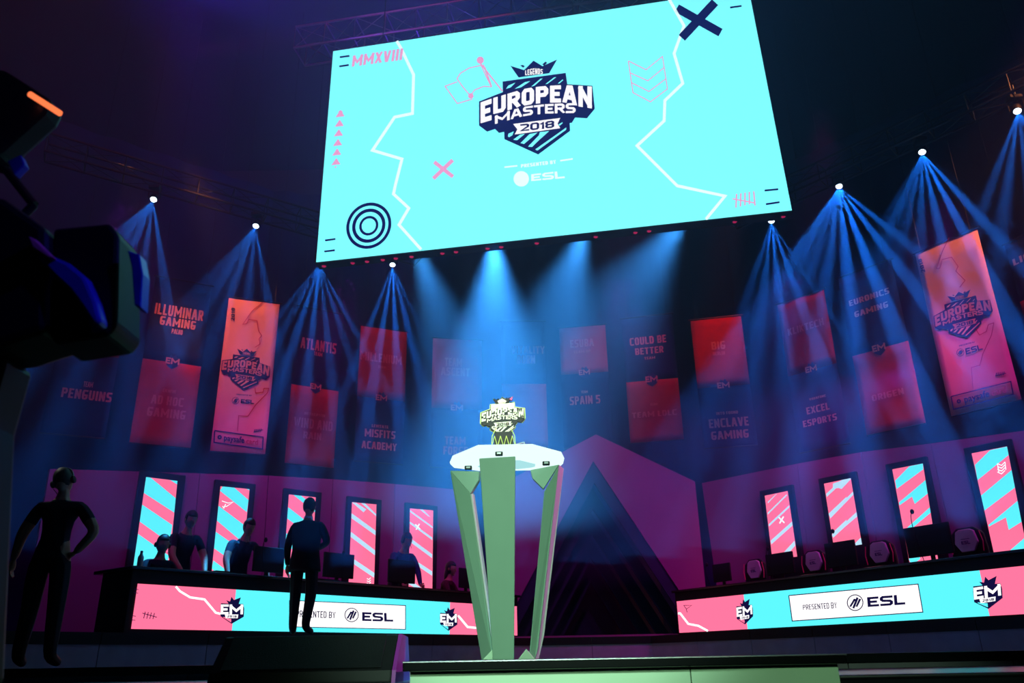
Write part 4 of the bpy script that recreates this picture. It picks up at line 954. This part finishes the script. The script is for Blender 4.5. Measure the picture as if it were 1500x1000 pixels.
def person(label, loc, rz, scale=1.0, pose={}, top=TEE, bottom=JEANS, sleeve='long', hair='short', group=None, headset=False, jacket=False, cap=None, hands=True):
    J = {k: Vector(v) for k, v in {**STD, **pose}.items()}
    order = ['pelvis', 'waist', 'chest', 'neckb', 'neck', 'hipL', 'kneeL', 'ankL', 'toeL', 'hipR', 'kneeR', 'ankR', 'toeR', 'shL', 'elL', 'wrL', 'shR', 'elR', 'wrR']
    J['nape'] = J['neck'].lerp(J['head'], .62); order.insert(5, 'nape')
    E = [('neck', 'nape'), ('pelvis', 'waist'), ('waist', 'chest'), ('chest', 'neckb'), ('neckb', 'neck'), ('pelvis', 'hipL'), ('hipL', 'kneeL'), ('kneeL', 'ankL'), ('ankL', 'toeL'), ('pelvis', 'hipR'), ('hipR', 'kneeR'), ('kneeR', 'ankR'), ('ankR', 'toeR'),
         ('chest', 'shL'), ('shL', 'elL'), ('elL', 'wrL'), ('chest', 'shR'), ('shR', 'elR'), ('elR', 'wrR')]
    ix = {k: i for i, k in enumerate(order)}
    def rad(k): return RAD.get(k, RAD.get(k[:-1] + 'L'))
    body = skin_mesh([J[k] for k in order] , [(ix[a], ix[b]) for a, b in E], [rad(k) for k in order])
    bm = bmesh.new(); bm.from_mesh(body)
    # head: egg with jaw, nose, ears, joined to the neck
    h = J['head']; hd = (J['head'] - J['neck']).normalized(); face = Vector(pose.get('face', (0, -1, 0)))
    Zh = hd; Yh = -(face - Zh * face.dot(Zh)).normalized(); Xh = Yh.cross(Zh)
    mb = MB().ball((0, 0, 0), (.076, .096, .118), 24, 16)
    for v in mb.v:
        if v.z < 0: v.x *= 1 + v.z * 2.2; v.y += v.z * .12 if v.y < 0 else -v.z * .25
        if v.y < -.07 and -.03 < v.z < .03 : v.y += .006 * (1 if abs(v.x) > .02 else 0)
    mb.ball((0, -.100, -.014), (.012, .016, .026), 8, 6)
    for s in (-1, 1):
        mb.ball((s * .079, .008, -.005), (.010, .020, .033), 8, 6); mb.ball((s * .032, -.086, .012), (.014, .010, .009), 8, 6)
    mb.ball((0, -.086, -.062), (.026, .012, .008), 8, 6); mb.ball((0, -.082, -.095), (.026, .018, .018), 8, 6); mb.ball((0, -.080, .040), (.05, .012, .01), 8, 6)
    R = Matrix((Xh, Yh, Zh)).transposed(); hv = [R @ v + h + hd * .02 for v in mb.v]
    tmp = bpy.data.meshes.new('t'); tmp.from_pydata(hv, [], mb.f); bm.from_mesh(tmp); bpy.data.meshes.remove(tmp)
    if hands:
        for s in ('L', 'R'):
            wv, ev = J['wr' + s], J['el' + s]; d = pose.get('hand' + s); d = Vector(d).normalized() if d else (wv - ev).normalized()
            sg = 1 if s == 'L' else -1; side = d.cross(Vector((sg, 0, 0))); side = side.normalized() if side.length > .2 else Vector((0, -1, 0)); pn = d.cross(side).normalized()
            verts = [wv - d * .01, wv + d * .045, wv + d * .085]; edges = [(0, 1), (1, 2)]; rr = [(.024, .024), (.036, .018), (.040, .016)]
            for k in range(4):
                o_ = side * (.030 - .020 * k); L = (.068, .078, .072, .056)[k]
                n = len(verts); verts += [wv + d * .088 + o_, wv + d * (.088 + L * .5) + o_ * 1.05 + pn * .010 * sg, wv + d * (.088 + L * .92) + o_ * 1.05 + pn * .028 * sg]; edges += [(2, n), (n, n + 1), (n + 1, n + 2)]; rr += [.0095, .009, .0075]
            n = len(verts); verts += [wv + d * .03 + side * .030, wv + d * .065 + side * .052, wv + d * .095 + side * .058]; edges += [(1, n), (n, n + 1), (n + 1, n + 2)]; rr += [.012, .0105, .0085]
            hm_ = skin_mesh(verts, edges, rr); bm.from_mesh(hm_); bpy.data.meshes.remove(hm_)
    bmesh.ops.recalc_face_normals(bm, faces=bm.faces)
    me = bpy.data.meshes.new('t2'); bm.to_mesh(me); bm.free()
    o = bpy.data.objects.new('t2', me); C.objects.link(o); r = o.modifiers.new('r', 'REMESH'); r.mode = 'VOXEL'; r.voxel_size = .0085 if hands else .013; r.use_smooth_shade = True
    sm = o.modifiers.new('sm', 'SMOOTH'); sm.iterations = 2; sm.factor = .4
    out = dgmesh(o); bpy.data.objects.remove(o)
    for m_ in (SKIN, top, bottom, BLACK): out.materials.append(m_)
    out.materials[0] = SKIN
    segs = [(J[a], J[b], a, b) for a, b in E] + [(J['neck'], J['head'], 'neck', 'head')]
    def near(p):
        best = None
        for a, b, na, nb in segs:
            ab = b - a; t = max(0, min(1, (p - a).dot(ab) / ab.length_squared)); q = (p - a - ab * t).length
            if best is None or q < best[0]: best = (q, na, nb, t)
        return best
    vcl = []
    for v in out.vertices:
        _, a, b, t = near(v.co)
        if b in ('head', 'neck', 'nape'): k = 0
        elif a.startswith('el'): k = 1 if (sleeve == 'long' and t < .93) else 0
        elif a.startswith('sh'): k = 1 if (sleeve == 'long' or t < .62) else 0
        elif b.startswith('toe') or (b.startswith('ank') and t > .93): k = 3
        elif a == 'pelvis' and b == 'waist': k = 1
        elif a in ('waist', 'chest', 'neckb'): k = 1
        elif a == 'pelvis': k = 2 if v.co.z < J['pelvis'].z - .02 else 1
        else: k = 2
        vcl.append(k)
    for p in out.polygons:
        ks = [vcl[i] for i in p.vertices]; p.material_index = max(set(ks), key=ks.count); p.use_smooth = True
    b_ = bpy.data.objects.new('person', out); C.objects.link(b_); b_.location = loc; b_.rotation_euler = (0, 0, rz); b_.scale = (scale,) * 3
    tag(b_, label, 'person', group)
    # hair cap
    hb = MB().ball((0, .008, .018), (.086, .106, .122), 24, 16); keep = []
    for v in hb.v:
        n_ = random.uniform(-.003, .005); v *= 1 + n_ * 6 if v.z > 0 else 1
    lim = -.075 if hair == 'short' else -.20
    if hair == 'long':
        hb.ball((0, .055, -.09), (.075, .05, .14), 16, 10)
    vs = []
    fs = [f for f in hb.f if (lambda c: not (c.y < -.03 and c.z < .055) and not (c.z < lim) and not (abs(c.x) > .06 and c.z < -.02 and c.y < .03 and hair == 'short'))(sum((hb.v[i] for i in f), Vector()) / len(f))]
    hb.f = fs; hb.v = [R @ v + h + hd * .02 for v in hb.v]; ho = hb.build('hair', HAIR, b_, fix=False); ho.modifiers.new('thick', 'SOLIDIFY').thickness = .010
    if headset:
        arc = [R @ Vector((.088 * math.cos(t), 0.005, .05 + .088 * math.sin(t))) + h + hd * .02 for t in [math.pi * k / 10 for k in range(11)]]
        arc = [R @ Vector((.092, .01, -.01)) + h + hd * .02] + arc + [R @ Vector((-.092, .01, -.01)) + h + hd * .02]
        hs = MB().path(arc, .009, 8).build('headphones', mat('headband_plastic', (.35, .4, .4), .3, noise=.1) if headset == 'shiny' else BLACK, b_)
        for s in (-1, 1):
            c_ = R @ Vector((s * .085, .01, -.008)) + h + hd * .02
            MB().lathe(c_, Xh * s, [(-.005, .032), (.005, .036), (.02, .034), (.028, .02)], 16).build('ear_cup', BLACK, hs)
        m0 = R @ Vector((.095, .0, -.03)) + h; MB().path([m0, R @ Vector((.08, -.07, -.075)) + h, R @ Vector((.03, -.11, -.08)) + h], .004, 6).build('boom_microphone', BLACK, hs)
    if jacket:
        secs = [(1.475, .075, .065), (1.455, .125, .085), (1.42, .195, .11), (1.36, .205, .125), (1.2, .178, .125), (1.08, .168, .122), (.96, .185, .135), (.84, .20, .142), (.80, .202, .144)]
        mb = MB(); N = 28
        for z, a, b in [(z, a * 1.08, b * 1.08) for z, a, b in secs]:
            mb.v += [Vector((a * math.cos(2 * math.pi * k / N), b * math.sin(2 * math.pi * k / N), z)) for k in range(N)]
        for i in range(len(secs) - 1):
            mb.f += [(i * N + k, i * N + (k + 1) % N, (i + 1) * N + (k + 1) % N, (i + 1) * N + k) for k in range(N)]
        mb.smooth = True; jo = mb.build('jacket', SUIT, b_, fix=True); jo.modifiers.new('thick', 'SOLIDIFY').thickness = .006
        MB().lathe((0, -.005, 1.485), (0, 0, 1), [(0, .064), (.045, .058)], 20).build('shirt_collar', mat('white_shirt', (.6, .6, .65), .7, noise=.05), b_)
    return b_
def foot(x, Y, z): 
    r = ray(x, 900); p = CAMP + r * (Y / r.y); return Vector((p.x, Y, z))
# host in suit seen from behind
person('man in black suit standing with his back to us before the left desk', foot(441, 11.0, UZ), math.radians(178), .985,
       pose=dict(elR=(-.30, .04, 1.17), wrR=(-.10, -.20, 1.12), elL=(.25, .02, 1.13), wrL=(.25, -.05, .88), handR=(.6, -.6, .2),
                 ankL=(.09, .03, .09), kneeL=(.10, -.01, .5), ankR=(-.07, .03, .09)) | {}, top=SUIT, bottom=SUIT, jacket=True)
# crew member at far left
person('crew member in dark T-shirt with shiny headset, one hand on his hip, far left', foot(60, 7.35, DZ), math.radians(184), .965,
       pose=dict(elR=(-.38, .06, 1.17), wrR=(-.21, .03, .98), handR=(.9, -.35, -.1), elL=(.29, .03, 1.16), wrL=(.35, -.03, .93), handL=(.1, -.1, -1),
                 ankL=(.12, .03, .09), kneeL=(.11, -.01, .5), toeL=(.13, -.13, .035), ankR=(-.15, .03, .09), kneeR=(-.12, 0, .5), toeR=(-.18, -.13, .035), head=(.03, -.03, 1.64)), sleeve='short', headset='shiny')
def behind(x, back, pl=(AL, BL)):
    a, b = pl; r = ray(x, 880); t = a / (r.y - b * r.x); p = CAMP + r * t; n = nrm(b)
    p = Vector((p.x, p.y, 0)); q = Vector((r.x, r.y, 0)).normalized(); p = p + q * (back / abs(q.dot(n))); return Vector((p.x, p.y, UZ))
LEAN = dict(waist=(0, -.02, 1.09), chest=(0, -.10, 1.27), neckb=(0, -.17, 1.40), neck=(0, -.20, 1.46), head=(0, -.25, 1.565), shL=(.19, -.14, 1.36), shR=(-.19, -.14, 1.36),
            elL=(.25, -.26, 1.07), elR=(-.25, -.26, 1.07), wrL=(.17, -.46, .84), wrR=(-.17, -.46, .84), handL=(0, -1, -.3), handR=(0, -1, -.3))
SIT = dict(pelvis=(0, .05, .50), waist=(0, .04, .64), chest=(0, 0, .84), neckb=(0, -.03, 1.00), neck=(0, -.04, 1.07), head=(0, -.06, 1.18), hipL=(.10, 0, .47), hipR=(-.10, 0, .47), kneeL=(.13, -.42, .48), kneeR=(-.13, -.42, .48),
           ankL=(.13, -.42, .09), ankR=(-.13, -.42, .09), toeL=(.13, -.60, .035), toeR=(-.13, -.60, .035), shL=(.18, -.01, .96), shR=(-.18, -.01, .96), elL=(.24, -.12, .76), elR=(-.24, -.12, .76), wrL=(.16, -.36, .765), wrR=(-.16, -.36, .765), handL=(0, -1, 0), handR=(0, -1, 0))
yl = math.radians(50)
GP = 'players behind the left desk'
person('player sitting low at the left end of the desk, head and shoulders dark', behind(224, .72), yl, .93, SIT, hair='short', group=GP, headset=True)
person('player standing upright right of the leftmost LED column, arms hanging down to desk', behind(254, 1.17), yl, .95, dict(LEAN, chest=(0, -.08, 1.28), waist=(0, -.02, 1.1), neckb=(0, -.13, 1.42), neck=(0, -.16, 1.48), head=(0, -.20, 1.59), shL=(.19, -.11, 1.38), shR=(-.19, -.11, 1.38)), sleeve='short', group=GP)
person('player leaning over desk before the bird-sketch LED column', behind(340, 1.10), yl, .95, dict(LEAN, elL=(.32, -.24, 1.08), wrL=(.34, -.38, .84), elR=(-.32, -.24, 1.08), wrR=(-.34, -.38, .84)), sleeve='short', group=GP)
person('player with headphones in navy hoodie before the pink column with white cross', behind(581, 1.12), math.radians(40), 1.02, dict(LEAN, face=(.3, -1, -.2)), top=mat('navy_hoodie', (.012, .03, .12), .85, noise=.2), group=GP, headset=True)
person('long-haired player sitting lowest, nearest the podium, turned aside', behind(655, .8), math.radians(75), 1.0, SIT, hair='long', top=mat('red_black_top', (.06, .008, .02), .8, noise=.2), group=GP)

# ------------------------------------------------------------------ desk equipment
def monitor(x, pl, Wm, Hm, back, label, grp, rz=None):
    a, b = pl; p = behind(x, back, pl); t = thing('monitor', label, 'monitor', (p.x, p.y, UZ + .75), grp); og = t.location.copy()
    u = Vector((1, b, 0)).normalized(); n = Vector((0, 0, 1)).cross(u); n = n if n.y > 0 else -n; ax = (u, n, Vector((0, 0, 1)))
    MB().box(og + Vector((0, 0, .008)) + n * .02, (.24, .18, .014), axes=ax).build('base', BLACK, t, og, bevel=.004)
    MB().box(og + Vector((0, 0, .10)) + n * .03, (.05, .03, .2), axes=ax).build('stand', BLACK, t, og)
    MB().box(og + Vector((0, 0, .10 + Hm / 2)), (Wm, .035, Hm), axes=ax).build('screen_case', BLACK, t, og, bevel=.008)
    MB().box(og + Vector((0, 0, .10 + Hm / 2)) + n * .019, (Wm - .03, .003, Hm - .03), axes=ax).build('display', GLOSSB, t, og)
    return t
LW, RW = (AL, BL), (AR, BR)
for x, wd, h, lb in ((388, .50, .34, 'black monitor right of the leaning player'), (493, .58, .36, 'black monitor right of the man in the suit'), (587, .60, .36, 'black monitor before the headphoned player in navy'), (684, .42, .34, 'black monitor at the podium end of the left desk')):
    monitor(x, LW, wd, h, .42, lb, 'monitors on the left desk')
for x, wd, h, lb in ((1062, .42, .30, 'black monitor at the inner end of the right desk'), (1150, .56, .33, 'black monitor below the smallest right LED column'), (1243, .54, .36, 'black monitor in front of the second right LED column'), (1378, .66, .40, 'large black monitor with microphone in front of the third right LED column')):
    monitor(x, RW, wd, h, .42, lb, 'monitors on the right desk')
def gmic(x, pl, h, label):
    p = behind(x, .30, pl); t = thing('gooseneck_microphone', label, 'microphone', (p.x, p.y, UZ + .75), 'gooseneck microphones on the desks'); og = t.location.copy()
    MB().lathe(og, (0, 0, 1), [(0, .05), (.015, .045), (.02, .015)], 16).build('base', BLACK, t, og)
    pts = [og + Vector((-.10 * math.sin(k / 8 * 2.6) * .7, 0, h * math.sin(k / 8 * 1.5))) for k in range(9)]
    MB().path(pts, .005, 6).build('gooseneck', BLACK, t, og)
    MB().ball(pts[-1], (.026, .026, .034), 12, 8).build('windscreen', BLACK, t, og)
for x, pl, h, lb in ((385, LW, .52, 'gooseneck microphone behind the leaning player'), (503, LW, .46, 'gooseneck microphone by monitor right of the suited man'), (1138, RW, .50, 'gooseneck microphone before the smallest right LED column'), (1240, RW, .60, 'gooseneck microphone before the second right LED column'), (1366, RW, .68, 'gooseneck microphone before the third right LED column'), (1044, RW, .40, 'gooseneck microphone at the dark gap by the gable')):
    gmic(x, pl, h, lb)
def chair(x, pl, back, label, s=1.0):
    p = behind(x, back, pl); a, b = pl; t = thing('gaming_chair', label, 'chair', p, 'gaming chairs at the right desk', (0, 0, math.atan(b))); t.scale = (.88, .88, .86)
    W_ = [(-.10, 1.06), (.10, 1.06), (.19, 1.20), (.15, 1.38), (.09, 1.41), (-.09, 1.41), (-.15, 1.38), (-.19, 1.20)]
    MB().prism([Vector((x_, .10, z)) for x_, z in W_], (0, .08, 0)).build('headrest_panel', WHITEP, t, bevel=.012)
    W2 = [(-.24, .50), (.24, .50), (.30, .80), (.28, 1.16), (.26, 1.34), (.14, 1.44), (-.14, 1.44), (-.26, 1.34), (-.28, 1.16), (-.30, .80)]
    MB().prism([Vector((x_, .13, z)) for x_, z in W2], (0, .07, 0)).build('backrest', BLACK, t, bevel=.02)
    MB().box((0, -.12, .48), (.52, .52, .10)).build('seat', BLACK, t, bevel=.03)
    pk = mat('pink_piping', (.8, .05, .15), .5)
    for s_ in (-1, 1):
        MB().path([(s_ * .25, .10, 1.05), (s_ * .27, .10, 1.2), (s_ * .24, .10, 1.36)], .008, 6).build('piping', pk, t)
        MB().path([(s_ * .30, .1, .52), (s_ * .31, .05, .72), (s_ * .31, -.22, .72)], .022, 8).build('armrest', BLACK, t)
    MB().tube((0, -.1, .10), (0, -.1, .44), .03).build('gas_column', DARKMET, t)
    for k in range(5):
        t_ = 2 * math.pi * k / 5; e = Vector((.30 * math.cos(t_), -.1 + .30 * math.sin(t_), .07)); l = MB().tube((0, -.1, .10), e, .026, .018).build('leg', BLACK, t)
        MB().ball(e - Vector((0, 0, .038)), .032, 10, 6).build('caster', BLACK, l)
    mb = textmap(MB(), 'ESL', lambda u, v: Vector((-.07 + .14 * u, .09, 1.18 + .05 * v)), 'x'); mb.add([(-.07, .09, 1.255), (.07, .09, 1.255), (.07, .09, 1.263), (-.07, .09, 1.263)], [(0, 1, 2, 3)])
    mb.build('lettering', NAVYP, t, fix=False)
for x, lb in ((1104, 'gaming chair with pale head panel below the smallest right LED column'), (1194, 'gaming chair with pale head panel between two right wing monitors'), (1294, 'gaming chair turned dim beside the third right LED column'), (1428, 'gaming chair with pale head panel next to the tallest LED column')):
    chair(x, RW, .95, lb)
# keyboards and bottle on the left desk
for x, lb in ((330, 'low black keyboard on left desk before the leaning player'), (475, 'black keyboard on left desk right of the suited man')):
    p = behind(x, .12, LW); u = Vector((1, BL, 0)).normalized(); n = Vector((0, 0, 1)).cross(u)
    mb = MB().box(Vector((p.x, p.y, UZ + .762)), (.44, .13, .02), axes=(u, n, Vector((0, 0, 1))))
    for i in range(14):
        for j in range(4): mb.box(Vector((p.x, p.y, UZ + .776)) + u * (-.2 + i * .0305) + n * (-.045 + j * .03), (.024, .022, .008), axes=(u, n, Vector((0, 0, 1))))
    tag(mb.build('keyboard', BLACK, None, (p.x, p.y, UZ + .752)), lb, 'keyboard', 'keyboards on the left desk')
p = behind(197, .2, LW); p.z = UZ + .75
bt = MB().lathe(p, (0, 0, 1), [(0, .03), (.01, .034), (.13, .034), (.16, .018), (.185, .014)], 16).build('water_bottle', mat('clear_bottle', (.35, .4, .45), .1, noise=.1), None, p)
tag(bt, 'small water bottle at the very left end of left desk', 'bottle')
MB().lathe(p + Vector((0, 0, .185)), (0, 0, 1), [(0, .016), (.018, .015)], 14).build('cap', mat('blue_cap', (.02, .05, .4), .4), bt, p)

# ------------------------------------------------------------------ wedge monitor in front of the stage
A = at(300, 1010, 4.35); x0, x1 = at(316, 960, 4.6).x, at(578, 960, 4.6).x
wt = at(450, 931, 4.75).z; xm = (x0 + x1) / 2
wdg = thing('stage_monitor', 'black wedge stage monitor with purple side, in front of stage, near bottom', 'speaker', (xm, 4.85, 1.5)); og = wdg.location.copy()
prof = [(4.50, 1.50), (4.52, 1.56), (4.72, wt), (4.98, wt - .01), (5.12, 1.50)]
MB().prism([Vector((x0, y, z)) for y, z in prof], (x1 - x0, 0, 0)).build('cabinet', BLACK, wdg, og, bevel=.01)
MB().prism([Vector((x1 + .001, y, z)) for y, z in prof], (.02, 0, 0)).build('side_cheek', mat('purple_cheek', (.22, .02, .25), .5, noise=.1), wdg, og)
MB().prism([Vector((x0 + .06, 4.535, 1.565)), Vector((x1 - .06, 4.535, 1.565)), Vector((x1 - .06, 4.70, wt - .012)), Vector((x0 + .06, 4.70, wt - .012))], (0, -.012, .01)).build('grille', mat('speaker_grille', (.01, .01, .012), .5, .5, bump=.8, scale=300), wdg, og)

# ------------------------------------------------------------------ foreground broadcast camera at left
cc = at(120, 440, 2.2); cam_t = thing('broadcast_camera', 'large dark out-of-focus broadcast camera hanging into the left foreground', 'camera', (cc.x, cc.y, cc.z - .3)); og = cam_t.location.copy()
def F(x, y, Y=2.2): return at(x, y, Y)
CB = mat('camera_black', (.003, .003, .006), .5, spec=.25, noise=.2)
PURP = mat('blue_highlight_paint', (.03, .03, .35), .35, noise=.3, scale=14)  # colour of the blue highlights put onto the black camera
MB().prism([F(118, 372), F(196, 364), F(208, 380), F(207, 505), F(196, 520), F(120, 532), F(108, 500)], (0, -.16, 0)).build('lens_hood', CB, cam_t, og, bevel=.012)
MB().prism([F(-60, 320), F(60, 338), F(118, 380), F(122, 520), F(60, 540), F(-60, 560)], (0, -.20, 0)).build('camera_body', CB, cam_t, og, bevel=.02)
mb = MB(); pts = [(44, 348), (72, 372), (100, 384), (124, 404), (140, 440), (148, 470), (136, 476), (118, 448), (100, 424), (78, 404), (56, 380)]
mb.prism([F(x, y, 1.98) for x, y in pts], (0, .05, 0)).build('streak_highlight', PURP, cam_t, og, bevel=.01)  # blue streak of light on the body, shaped as a piece
MB().prism([F(x, y, 1.96) for x, y in ((40, 345), (52, 350), (78, 376), (70, 378), (46, 362))], (0, .03, 0)).build('pink_glint', mat('pink_glint_paint', (.8, .12, .25), .4), cam_t, og, bevel=.005)  # pink reflection on the body, painted as a small piece
MB().prism([F(x, y, 2.02) for x, y in ((186, 366), (204, 372), (209, 400), (206, 450), (196, 446), (192, 390))], (0, .05, 0)).build('hood_edge_highlight', PURP, cam_t, og, bevel=.004)  # blue light along the hood edge, painted on a strip
MB().path([F(20, 330), F(50, 300), F(10, 250), F(-50, 230)], .014, 10).build('carry_handle', CB, cam_t, og)
MB().prism([F(x, y, 2.2) for x, y in ((-60, 560), (52, 545), (26, 640), (10, 1005), (-60, 1005))], (0, -.15, 0)).build('pedestal_column', CB, cam_t, og, bevel=.02)
MB().prism([F(x, y, 2.25) for x, y in ((-60, 130), (30, 128), (96, 170), (86, 190), (20, 250), (-60, 240))], (0, -.1, 0)).build('viewfinder', CB, cam_t, og, bevel=.02)
MB().tube(F(44, 138, 2.12), F(88, 166, 2.12), .0095, n=12).build('tally_light', glow('tally_orange', (255, 120, 70), 1.3), cam_t, og)
MB().prism([F(x, y, 2.10) for x, y in ((10, 236), (30, 226), (36, 240), (20, 256))], (0, .03, 0)).build('blue_glint', PURP, cam_t, og, bevel=.004)  # blue highlight on the dark rig, painted as a small block
